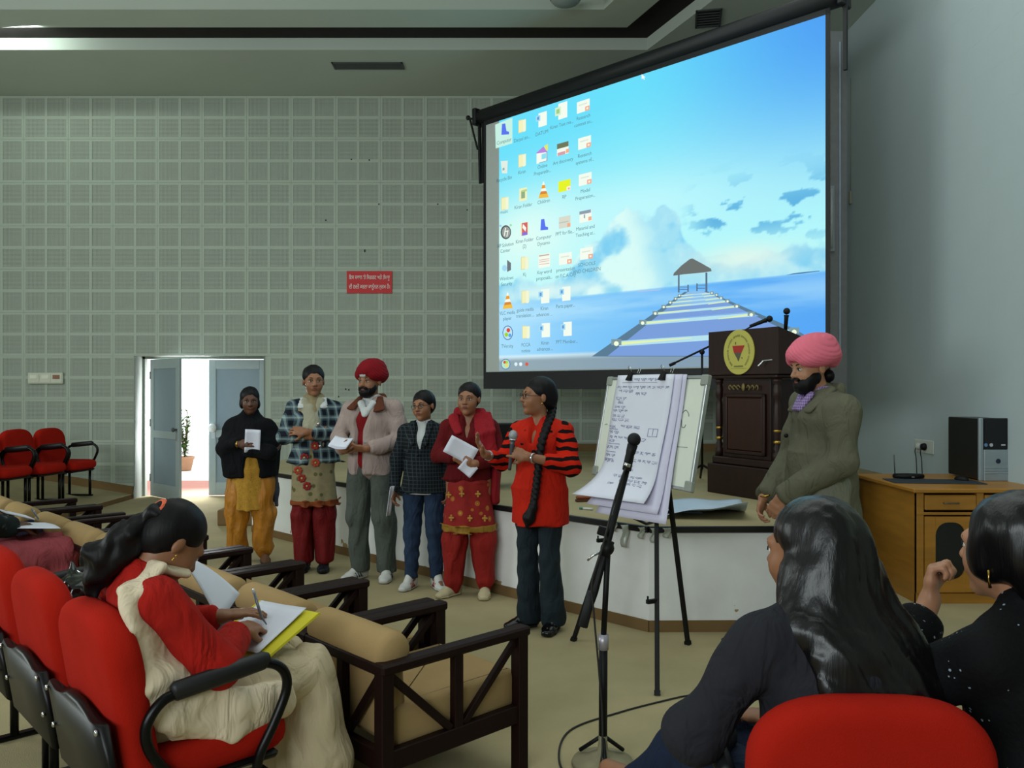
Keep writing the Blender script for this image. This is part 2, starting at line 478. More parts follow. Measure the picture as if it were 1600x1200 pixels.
# ceiling: soffit along the walls, then stepped coves that turn towards the seats on the right
P0 = Vector((1.57, 9.67)); n1 = Vector((0, -1)); d2 = Vector((.35, -.937)).normalized(); n2 = Vector((-d2.y*-1, 0))
n2 = Vector((d2.y, -d2.x))  # offset side, towards the middle of the room
def corner(d):
    # intersection of the two lines offset by d
    y = P0.y-d; q = P0+n2*d; t = (y-q.y)/d2.y
    return Vector((q.x+d2.x*t, y))
prof = [(0, 5.42), (0, 5.56), (.40, 5.56), (.42, 5.50), (.86, 5.50), (.86, 5.68), (1.5, 5.68), (1.5, 5.62)]
bc = B(); LNG = 13.5
def line3(d, z):
    c = corner(d); e = c+d2*LNG
    return [Vector((-9, c.y, z)), Vector((c.x, c.y, z)), Vector((e.x, e.y, z))]
for i, ((d0, z0), (d1, z1)) in enumerate(zip(prof, prof[1:])):
    A_, C_ = line3(d0, z0), line3(d1, z1)
    for k in range(2):
        f = bc.bm.faces.new([bc.bm.verts.new(p) for p in (A_[k], A_[k+1], C_[k+1], C_[k])])
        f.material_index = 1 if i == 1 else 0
L0 = line3(0, 5.42); kx = (3.9-L0[1].x)/d2.x; L0x = L0[1]+Vector((d2.x*kx, d2.y*kx, 0)); Ln = line3(1.5, 5.62)
for poly in ([(-9, 11.25, 5.42), (3.9, 11.25, 5.42), (3.9, L0[1].y, 5.42), tuple(L0[1]), tuple(L0[0])],
             [tuple(L0[1]), (3.9, L0[1].y, 5.42), (3.9, 3.44, 5.42), tuple(L0x)],
             [(-9, Ln[1].y, 5.62), tuple(Ln[1]), tuple(Ln[2]), (-9, -4.2, 5.62)]):
    bc.bm.faces.new([bc.bm.verts.new(p) for p in poly])
bc.box(-9.2, 3.9, -4.4, 11.5, 6.2, 6.35)
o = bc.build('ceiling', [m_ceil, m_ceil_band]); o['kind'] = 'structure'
def vent(x0, x1, y0, y1, label, rz=0):
    t = empty('ceiling_vent', ((x0+x1)/2, (y0+y1)/2, CEIL), rz, label, 'vent')
    w, d = (x1-x0)/2, (y1-y0)/2
    fr = B().box(-w, w, -d, -d+.02, -.012, 0).box(-w, w, d-.02, d, -.012, 0).box(-w, -w+.02, -d, d, -.012, 0).box(w-.02, w, -d, d, -.012, 0)
    fr.build('frame', M('vent_grey', '4c4f50', .5, .3), t)
    B().box(-w+.01, w-.01, -d+.01, d-.01, -.002, 0).build('backing', m_black_edge, t)
    n = 7
    for i in range(n):
        yy = -d+.03+(2*d-.06)*i/(n-1)
        o = B().box(-w+.02, w-.02, yy-.006, yy+.006, -.010, -.003).build('slat', M('vent_grey', '4c4f50', .5, .3), t)
vent(-2.18, -1.32, 10.03, 10.24, 'long grey slotted air vent in the ceiling strip above the tiled wall')
vent(1.95, 2.22, 8.62, 9.05, 'small dark air vent in the ceiling just above the top edge of the projection screen', -.2)
t = empty('ceiling_lamp', (.55, 8.55, 5.50), 0, 'round grey ceiling fitting at the top edge of the view', 'ceiling lamp')
B().lathe([(.03, .0), (.13, -.01), (.15, -.03), (.13, -.05), (.02, -.06)], 20).build('shade', M('lamp_grey', '8b8d86', .5), t, True)
B().lathe([(.16, 0), (.16, -.012)], 20).build('mount', M('vent_grey', '4c4f50', .5, .3), t)

# ---------------- double door
m_frame = M('door_frame_paint', '8f9990', .55, var=.06)
m_leaf = M('door_leaf_paint', '9aa6a6', .5, var=.05); m_leafp = M('door_panel_paint', '7f8f98', .5, var=.05)
YD = 11.47
struct('trim_door', B().box(DX0, DX0+.035, YD-.02, YD+.05, 0, DZ).box(DX1-.035, DX1, YD-.02, YD+.05, 0, DZ)
       .box(DX0, DX1, YD-.02, YD+.05, DZ-.035, DZ).box(DX0-.0, DX0+.004, WALL_Y-.01, YD, 0, DZ).box(DX1-.004, DX1, WALL_Y-.01, YD, 0, DZ), m_frame)
def door(name, x, y, rz, w, flip, knob_m, knob_r):
    root = empty(name, (x, y, .012), rz); root['kind'] = 'structure'
    h, t = DZ-.055, .038; s = .1
    zz = [(0, .18), (.80, .90), (h-.13, h)]
    b = B().box(0, s, -t/2, t/2, 0, h, .003).box(w-s, w, -t/2, t/2, 0, h, .003)
    for a, c in zz: b.box(s, w-s, -t/2, t/2, a, c, .003)
    b.build('door_frame', m_leaf, root)
    for a, c in ((.18, .80), (.90, h-.13)):
        B().box(s, w-s, -.008, .008, a, c).build('door_panel', m_leafp, root)
    for zh in (.25, 1.0, 1.65):
        B().tube([(0, -t/2-.004, zh-.05), (0, -t/2-.004, zh+.05)], .009, 8).build('hinge', M('steel', 'b8babc', .35, .9), root)
    kx = w-.065
    kb = B().tube([(kx, -t/2, .93), (kx, -t/2-.035, .93)], .012, 10).ball((kx, -t/2-.05, .93), (knob_r, knob_r*.7, knob_r))
    kb.build('door_knob', knob_m, root, True)
    B().box(kx-.025, kx+.025, -t/2-.004, -t/2, .78, .88, .002).build('lock_plate', M('steel', 'b8babc', .35, .9), root)
    return root
# left leaf swings into the room, right leaf is shut
door('door_1', -4.955, 11.44, math.radians(-43), .86, 0, M('dark_knob', '4a4b4d', .4), .03)
r_ = door('door_2', DX1-.04, YD+.0, math.radians(180), .80, 0, M('white_knob', 'e6e8e4', .35), .06)
# the shut leaf is hinged on the right; put its knob on the room side
for ch in r_.children:
    if ch.name.startswith(('door_knob', 'lock_plate', 'hinge')):
        ch.scale = (1, -1, 1)
# ---------------- outside the door
struct('terrace', B().box(-8.6, 0, 11.5, 13.4, -.12, -.004, mi=0).box(-12, 2, 13.4, 26, -.12, -.004, mi=1),
       [M('pink_terrace', 'b0705f', .7, var=.1), M('white_paving', 'e8e6df', .8, var=.05)])
pp = empty('potted_plant', (-5.9, 15.0, 0), 0, 'leafy shrub in a terracotta pot outside the open door', 'plant')
B().lathe([(.11, 0), (.155, .20), (.17, .21), (.17, .25), (.15, .25), (.14, .2)], 18).build('pot', M('terracotta', 'b98a6c', .8), pp, True)
B().lathe([(.01, .21), (.14, .215), (.01, .22)], 14).build('soil', M('soil', '4a3a2a', .95), pp)
lb = B(); sb = B()
for i in range(9):
    a = random.uniform(0, 6.28); top = Vector((math.cos(a)*random.uniform(.05, .22), math.sin(a)*random.uniform(.05, .22), random.uniform(.75, 1.25)))
    pts = spline([(0, 0, .2), (top.x*.3, top.y*.3, top.z*.5), top], 5); sb.tube(pts, .007, 5)
    for p in pts[3:]:
        for _ in range(5):
            ang, el = random.uniform(0, 6.28), random.uniform(-.4, .7); ln = random.uniform(.08, .14)
            dx = Vector((math.cos(ang)*math.cos(el), math.sin(ang)*math.cos(el), math.sin(el))); sd = dx.cross(Vector((0, 0, 1))).normalized()*.022
            q = [p, p+dx*ln*.5+sd, p+dx*ln, p+dx*ln*.5-sd]
            lb.bm.faces.new([lb.bm.verts.new(x) for x in q])
sb.build('stem', M('bark', '5a4a34', .8), pp)
o = lb.build('leaves', M('leaf_green', '5c7a3a', .6, var=.3, scale=20), pp); o['kind'] = 'stuff'

# ---------------- sloping floor under the seats on the left
RX, RY0 = -5.1, 5.2
def ramp_z(x): return .06+(RX-x)*.16
b = B(); vs = [(-9, RY0, 0), (RX, RY0, 0), (RX, WALL_Y, 0), (-9, WALL_Y, 0), (-9, RY0, ramp_z(-9)), (RX, RY0, .06), (RX, WALL_Y, .06), (-9, WALL_Y, ramp_z(-9))]
V_ = [b.bm.verts.new(p) for p in vs]
for f, mi in (((4, 5, 6, 7), 0), ((0, 1, 5, 4), 1), ((1, 2, 6, 5), 1), ((3, 2, 6, 7), 0), ((0, 3, 7, 4), 0)):
    ff = b.bm.faces.new([V_[i] for i in f]); ff.material_index = mi
struct('floor_ramp', b, [m_carpet, m_carpet_side])
b = B().bar((-9, WALL_Y-.008, ramp_z(-9)+.05), (RX, WALL_Y-.008, ramp_z(RX)+.05), .014, .11)
struct('baseboard_back_left', b, m_carpet_side)

# ---------------- stage
SA, SC1, SR = (-2.7, 8.64), (.84, 5.10), 1.95
pts = [SA, SC1, (SR, 5.12), (SR, 6.95), (WX-.002, 6.95), (WX-.002, WYF-.002), (3.278, WYF-.002), (3.278, WALL_Y-.01), (-2.7, WALL_Y-.01)]
st = B().prism(pts, STAGE-.02).build('stage', m_stage); st['kind'] = 'structure'
B().prism(pts, .02, T(0, 0, STAGE-.02)).build('stage_carpet', m_carpet, st)
b = B(); kb = B()
for a, c in ((SA, SC1), (SC1, (SR, 5.12)), ((SR, 5.12), (SR, 6.95)), ((SR, 6.95), (WX-.01, 6.95))):
    A_, C_ = Vector((*a, 0)), Vector((*c, 0)); nn = (C_-A_).cross(Vector((0, 0, 1))).normalized()
    b.bar(A_+nn*.006+Vector((0, 0, STAGE-.012)), C_+nn*.006+Vector((0, 0, STAGE-.012)), .03, .036)
    kb.bar(A_+nn*.004+Vector((0, 0, .035)), C_+nn*.004+Vector((0, 0, .035)), .012, .07)
b.build('edge_strip', m_black_edge, st); kb.build('skirting', m_carpet_side, st)
struct('baseboard_back_stage', B().box(-2.7, WX-.01, WALL_Y-.018, WALL_Y-.002, STAGE, STAGE+.10), m_carpet_side)
stp = empty('stage_step', (-2.95, 9.0, 0), 0, 'low carpeted step at the left end of the stage', 'step')
B().box(-.24, .24, 0, .8, 0, .17, .01).build('lower_tread', m_carpet_side, stp); B().box(-.24, .24, .35, .8, .17, .34, .01).build('upper_tread', m_carpet_side, stp)

# ---------------- wall sign, switch board, tube light, switches
sg = empty('wall_sign', ((577-800)/1300*11.18, WALL_Y-.006, 1.5+(605-441)/1300*11.2), 0, 'small red no-smoking sign with two lines of white lettering on the tiled wall', 'sign')
B().box(-.305, .305, -.004, .004, -.15, .15, .002).build('sign_plate', M('sign_red', 'c0151c', .5, var=.05), sg)
m_w = M('sign_white', 'e9e6e2', .6)
for k, (txt, w) in enumerate((("\u0a3fੲਸ ਸਥਾਨ 'ਤੇ \u0a3fਸਗਰਟ ਅਤੇ ਤੰਬਾਕੂ", .55), ("ਦੀ ਵਰਤੋਂ ਕਰਨਾ ਕਾਨੂੰਨਨ ਜੁਰਮ ਹੈ।", .55))):
    me = text_mesh(txt, .1, .0008); co = [v.co.x for v in me.vertices]
    wd = max(co)-min(co) if co else 1
    o = link('lettering', me, m_w, sg); upright(o, (-(max(co)+min(co))/2*w/wd, -.006, .062-.125*k)); o.scale = (w/wd, w/wd*1.55, 1)
x, z = (72-800)/1300*11.19, 1.5+(605-591)/1300*11.19
sb_ = empty('switchboard', (x, WALL_Y-.004, z), 0, 'long white switchboard on the tiled wall above the red seats', 'switch')
B().box(-.235, .235, -.03, 0, -.075, .075, .006).build('backplate', M('switch_plastic', 'c9cbb9', .5), sb_)
for i in range(3):
    B().box(-.225+i*.152, -.08+i*.152, -.036, -.028, -.06, .06, .003).build('switch_plate', M('switch_plastic', 'c9cbb9', .5), sb_)
    B().box(-.2+i*.152, -.105+i*.152, -.041, -.034, -.01, .045, .003).build('rocker', M('rocker_brown' if i == 2 else 'rocker_white', '8a5a44' if i == 2 else 'dcdccb', .5), sb_)
tl = empty('tube_light', (3.50, WYF-.001, 2.99), -math.pi/2, 'white tube light fixed upright on the dark pier beside the screen', 'light')
B().box(0, .035, -.04, .04, 0, .72, .004).build('housing', M('tube_housing', 'b9c4cb', .5), tl)
B().tube([(.05, -.0, .04), (.05, 0, .68)], .014, 10).build('tube', M('tube_glass', 'd8dde0', .3), tl)
sw = empty('wall_switch', (WX-.012, 9.05, 3.56), -math.pi/2, 'small yellowed junction box high on the side wall right of the screen', 'switch')
B().box(-.025, .025, -.02, 0, -.07, .07, .004).build('box', M('old_plastic', '9c9b86', .6), sw)
B().tube([(0, -.006, .07), (-.002, -.006, 1.3)], .004, 6).build('wire', M('old_plastic', '9c9b86', .6), sw)

# ================================================================== PROJECTION SCREEN
SK = 9.6; SX1, SY1 = -.33, 9.93
def uns(px, py):
    """picture point -> (s, t) on the screen's own plane, s metres from its left end, t metres above 1.5 m"""
    a = (px-800)/1300; y = SK/(1+a); x = a*y
    return (x-SX1)*math.sqrt(2), (605-py)/1300*y
scr = empty('projection_screen', (SX1, SY1, 1.5), -math.pi/4, 'large hanging projection screen showing a computer desktop with a pier and blue sea', 'screen')
S0, S1 = uns(780, 400)[0], uns(1290, 300)[0]; TB, TT = .19, 3.12; SW = uns(1297, 300)[0]
m_fab = M('screen_fabric', 'b4bbb8', .7, var=.03); m_case = M('screen_case_black', '0d1013', .55)
B().box(0, SW, 0, .006, 0, TT+.1).build('fabric', m_fab, scr)
B().box(-.01, SW, -.004, .010, -.02, TB-.01, .002).build('lower_bar', m_case, scr)
B().box(-.012, .03, -.003, .009, -.02, TT+.1).box(S1, SW, -.003, .009, 0, TT+.1).build('side_border', m_case, scr)
B().box(0, SW, -.003, .009, TT, TT+.09).build('upper_border', m_case, scr)
B().tube([(-.12, .03, TT+.13), (SW+.12, .03, TT+.13)], .085, 14).box(-.16, -.10, -.06, .12, TT+.03, TT+.23, .01).box(SW+.08, SW+.13, -.06, .12, TT+.03, TT+.23, .01).build('roller_case', m_case, scr)
b = B().bar((-.30, .02, TT+.16), (-.10, .02, TT+.10), .02, .025).bar((-.28, .02, TT+.15), (-.14, .02, TT-.25), .015, .02)
b.bar((-.11, .02, TT+.05), (-.09, .02, 2.45), .03, .03).bar((-.05, .02, TT+.05), (-.05, .02, 2.45), .02, .02).ball((-.31, .02, TT+.17), .03)
b.build('wall_bracket', m_case, scr)
B().bar((SW+.12, .02, TT+.35), (SW+.12, .02, 2.62), .03, .03).bar((SW+.02, .02, TT+.25), (SW+.13, .02, TT+.1), .03, .03).build('wall_bracket', m_case, scr)

def emit(name, c, s=1.0):
    if name in MATS: return MATS[name]
    m = bpy.data.materials.new(name); m.use_nodes = True; nt = m.node_tree; nt.nodes.clear()
    e = nt.nodes.new('ShaderNodeEmission'); o = nt.nodes.new('ShaderNodeOutputMaterial'); nt.links.new(e.outputs[0], o.inputs[0])
    e.inputs[1].default_value = s
    if c is None:
        a = nt.nodes.new('ShaderNodeAttribute'); a.attribute_name = 'picture'; nt.links.new(a.outputs['Color'], e.inputs[0])
    else: e.inputs[0].default_value = lin(c)
    MATS[name] = m; return m
# projected picture: sky, clouds and sea on a fine grid of vertex colours
def vnoise(x, y, seed):
    r = np.random.RandomState(seed); g = r.rand(64, 64)
    xi = np.floor(x).astype(int); yi = np.floor(y).astype(int); fx, fy = x-xi, y-yi
    fx = fx*fx*(3-2*fx); fy = fy*fy*(3-2*fy)
    a = g[xi % 64, yi % 64]; b = g[(xi+1) % 64, yi % 64]; c = g[xi % 64, (yi+1) % 64]; d = g[(xi+1) % 64, (yi+1) % 64]
    return (a*(1-fx)+b*fx)*(1-fy)+(c*(1-fx)+d*fx)*fy
def fbm(x, y, seed, o=5):
    s = 0; a = .5; t = 0
    for i in range(o): s = s+a*vnoise(x*2**i+7*i, y*2**i+3*i, seed+i); t += a; a *= .55
    return s/t
NU, NV = 300, 200
U = np.linspace(S0, S1, NU+1)[:, None]+np.zeros((1, NV+1)); Vv = np.zeros((NU+1, 1))+np.linspace(TB, TT, NV+1)[None, :]
Xw = SX1+U/math.sqrt(2); Yw = SY1-U/math.sqrt(2); PXx = 800+1300*Xw/Yw; PYy = 605-1300*Vv/Yw
sx = (U-S0)/(S1-S0); sy = (Vv-TB)/(TT-TB)            # 0..1 over the projected picture
def smooth(a, b, x): t = np.clip((x-a)/(b-a), 0, 1); return t*t*(3-2*t)
def C(h): return np.array([int(h[i:i+2], 16)/255 for i in (0, 2, 4)])
def mixc(A_, B_, f): return A_*(1-f[..., None])+B_*f[..., None]
z0 = np.zeros_like(sx)[..., None]
HZ = (2.47-1.5-TB)/(TT-TB)
# sky
sky = mixc(z0+C('b4f8fc'), z0+C('6ae0fc'), smooth(HZ+.12, .95, sy-.12*sx))
sky = mixc(sky, z0+C('4f9cf4'), np.clip(smooth(.45, 1.1, sx)*smooth(.35, 1.05, sy)*1.0, 0, 1))
sky = mixc(sky, z0+C('e2fff6'), np.exp(-((sx-.12)/.22)**2-((sy-.52)/.16)**2)*.95)
sky = mixc(sky, z0+C('c9fbff'), np.exp(-((sx-.5)/.28)**2-((sy-.55)/.10)**2)*.6)
# cumulus band
n = fbm(sx*9, sy*7, 3); n2 = fbm(sx*22, sy*16, 11)
top = .36+.10*np.exp(-((sx-.33)/.05)**2)+.21*np.exp(-((sx-.47)/.09)**2)+.17*np.exp(-((sx-.60)/.06)**2)+.05*np.exp(-((sx-.10)/.08)**2)+.06*(n-.5)*2
cl = smooth(0, .018, top-sy+.05*(n2-.5)-.02)
shade = smooth(.42, .60, fbm(sx*7+2, sy*9, 21)+.25*(sy-.36)+.22*np.exp(-((sx-.42)/.10)**2-((sy-.50)/.07)**2))
shade = shade*(1-.6*smooth(.47, .58, sx+.25*(sy-.45)))*(1-.5*smooth(.24, .30, .5-sx)); shade = shade+.45*smooth(.35, .8, n2)*(1-shade)
cloud = mixc(z0+C('7accf2'), z0+C('dcfdf8'), shade)
col = mixc(sky, cloud, cl*.92)
small = smooth(.60, .66, fbm(sx*14, sy*24, 33))*smooth(.62, .74, sx)*np.exp(-((sy-.47)/.09)**2)
col = mixc(col, z0+C('4fa6dd'), small*.8)
col = mixc(col, z0+C('eaf7ea'), np.exp(-((sx-.80)/.13)**2-((sy-.335)/.045)**2)*.75)
col = mixc(col, z0+C('e4fbf6'), np.exp(-((sx-.22)/.22)**2-((sy-(HZ+.03))/.03)**2)*.8)
# sea
sea = mixc(z0+C('7cc6fa'), z0+C('58a8f6'), smooth(.3, 1, sx)); sea = mixc(sea, z0+C('b3e6ff'), np.exp(-((sx-.02)/.22)**2)*.8)
sea = mixc(sea, z0+C('c6eeff'), .5*np.exp(-((sy-HZ+.05)/.05)**2)*smooth(.2, .7, fbm(sx*4, sy*30, 44)))
sm = smooth(HZ-.004, HZ+.004, sy); col = mixc(sea, col, sm)
# taskbar
tb = smooth(.062, .058, sy) if False else 1-smooth(.058, .062, sy)
tbc = mixc(z0+C('93a9b4'), z0+C('d4f0fb'), smooth(.035, .058, sy)); tbc = mixc(tbc, z0+C('6f8ba8'), smooth(.1, .6, sx)*.35)
col = mixc(col, tbc, tb)
# clamp the picture colours and convert them to linear
col = np.clip(col, 0, 1); linc = np.where(col <= .04045, col/12.92, ((col+.055)/1.055)**2.4)
me = bpy.data.meshes.new('projected_picture')
co = np.stack([U, np.full_like(U, -.002), Vv], -1).reshape(-1, 3)
iu = np.arange(NU)[:, None]*(NV+1)+np.arange(NV)[None, :]; q = np.stack([iu, iu+NV+1, iu+NV+2, iu+1], -1).reshape(-1, 4)
me.vertices.add(len(co)); me.vertices.foreach_set('co', co.astype(np.float32).ravel())
me.loops.add(q.size); me.loops.foreach_set('vertex_index', q.astype(np.int32).ravel())
me.polygons.add(len(q)); me.polygons.foreach_set('loop_start', np.arange(0, q.size, 4, dtype=np.int32)); me.update(calc_edges=True)
at = me.color_attributes.new('picture', 'FLOAT_COLOR', 'POINT')
at.data.foreach_set('color', np.concatenate([linc.reshape(-1, 3), np.ones((len(co), 1))], 1).astype(np.float32).ravel())
pic = link('projected_picture', me, emit('projected_light', None), scr)
LAY = [0]
def flat(name, polys, parent=pic, lift=.0):
    """flat printed shapes on the screen plane; polys = [(material, [(px,py)...])] in picture points"""
    mats = []; bm = bmesh.new()
    for i, (m, poly) in enumerate(polys):
        if m not in mats: mats.append(m)
        y = -.0035-lift-.0006*i
        vs = []
        for p in poly:
            s, t = uns(*p); vs.append(bm.verts.new((s, y, t)))
        f = bm.faces.new(vs); f.material_index = mats.index(m)
    me = bpy.data.meshes.new(name); bm.to_mesh(me); bm.free()
    return link(name, me, mats, parent)
def R4(x0, y0, x1, y1, sl=0):
    """upright rectangle in picture points whose top and bottom follow slope sl"""
    return [(x0, y1-sl*0), (x1, y1+sl*(x1-x0)), (x1, y0+sl*(x1-x0)), (x0, y0)]
def circ(cx, cy, rx, ry, n=16): return [(cx+rx*math.cos(2*math.pi*i/n), cy+ry*math.sin(2*math.pi*i/n)) for i in range(n)]
# pier and hut of the desktop picture
pier_m, lite, edge_m = emit('pier_deck', '7ba0dc'), emit('pier_light', 'e2f3b4'), emit('pier_edge', '5b7d96')
P_L = [(1074, 456), (938, 556)]; P_R = [(1101, 455), (1242, 519)]
flat('pier', [(edge_m, [(1070, 456), (925, 557), (1290, 557), (1290, 543), (1242, 514), (1105, 455)]),
              (pier_m, [(1075, 456), (950, 556), (1290, 556), (1290, 552), (1235, 520), (1100, 455)]),
              (emit('pier_deck_light', '86b4ea'), [(1010, 508), (1020, 500), (1172, 487), (1186, 494)]),
              (emit('pier_deck_far', '90c0ec'), [(1075, 456), (1048, 477), (1134, 470), (1100, 455)])])
strips = [(968, 537, 1238, 519, 7), (1008, 505, 1172, 492, 4.5), (1027, 490, 1150, 479, 3), (1040, 480, 1136, 471, 2.4), (1050, 473, 1126, 466, 1.8), (1058, 467, 1119, 461, 1.4), (1064, 462, 1112, 458, 1.2)]
for (x0, y0, x1, y1, h_) in strips:
    flat('deck_light', [(emit('deck_glow', 'b7e2ee'), [(x0, y0+h_*.6), (x1, y1+h_*.6), (x1, y1-h_*.6), (x0, y0-h_*.6)]),
                        (lite, [(x0, y0+h_*.35), (x0+(x1-x0)*.42, (y0+y1)/2+.5), (x0+(x1-x0)*.42, (y0+y1)/2-.5), (x0, y0-h_*.35)]),
                        (lite, [(x1, y1+h_*.35), (x1, y1-h_*.35), (x1-(x1-x0)*.3, (y0+y1)/2-.5), (x1-(x1-x0)*.3, (y0+y1)/2+.5)])], pic, .004)
    w = 1.6+h_*.9
    for (cx, cy) in ((x0-w*.5, y0), (x1+w*.5, y1)):
        flat('deck_lamp', [(emit('lamp_box', '7f9aa0'), R4(cx-w, cy-w*.9, cx+w, cy+w*.3)), (emit('lamp_glow', 'f4ffe0'), circ(cx, cy, w*.5, w*.5, 8))], pic, .007)
roof = emit('hut_roof', '6c7370'); post = emit('hut_post', '5a6f86')
flat('hut', [(post, R4(1060, 428, 1062.5, 457)), (post, R4(1103, 426, 1106, 456)), (post, R4(1063, 448, 1077, 449)), (post, R4(1089, 445, 1103, 446)),
             (post, R4(1075, 445, 1077, 456)), (post, R4(1089, 443, 1091, 455)), (post, R4(1063, 452, 1077, 453)), (post, R4(1089, 450, 1103, 451)),
             (roof, [(1053, 431), (1068, 429), (1100, 426), (1113, 424), (1112, 420), (1098, 412), (1083, 404), (1079, 405), (1066, 415), (1054, 427)])], pic, .004)
flat('island', [(emit('island_blue', '4f7fb0'), [(1228, 430), (1250, 428), (1281, 424), (1281, 423), (1262, 424.5), (1240, 427)])], pic, .001)
flat('island', [(emit('island_pink', 'a9c6f0'), [(994, 457), (1030, 454), (1035, 452), (1000, 454)])], pic, .001)
flat('mouse_pointer', [(emit('pointer_white', 'f2fbff'), [(1003, 116), (1003, 124), (1005, 122.5), (1007, 125), (1008, 124), (1006.5, 121.5), (1009, 121)])], pic, .001)
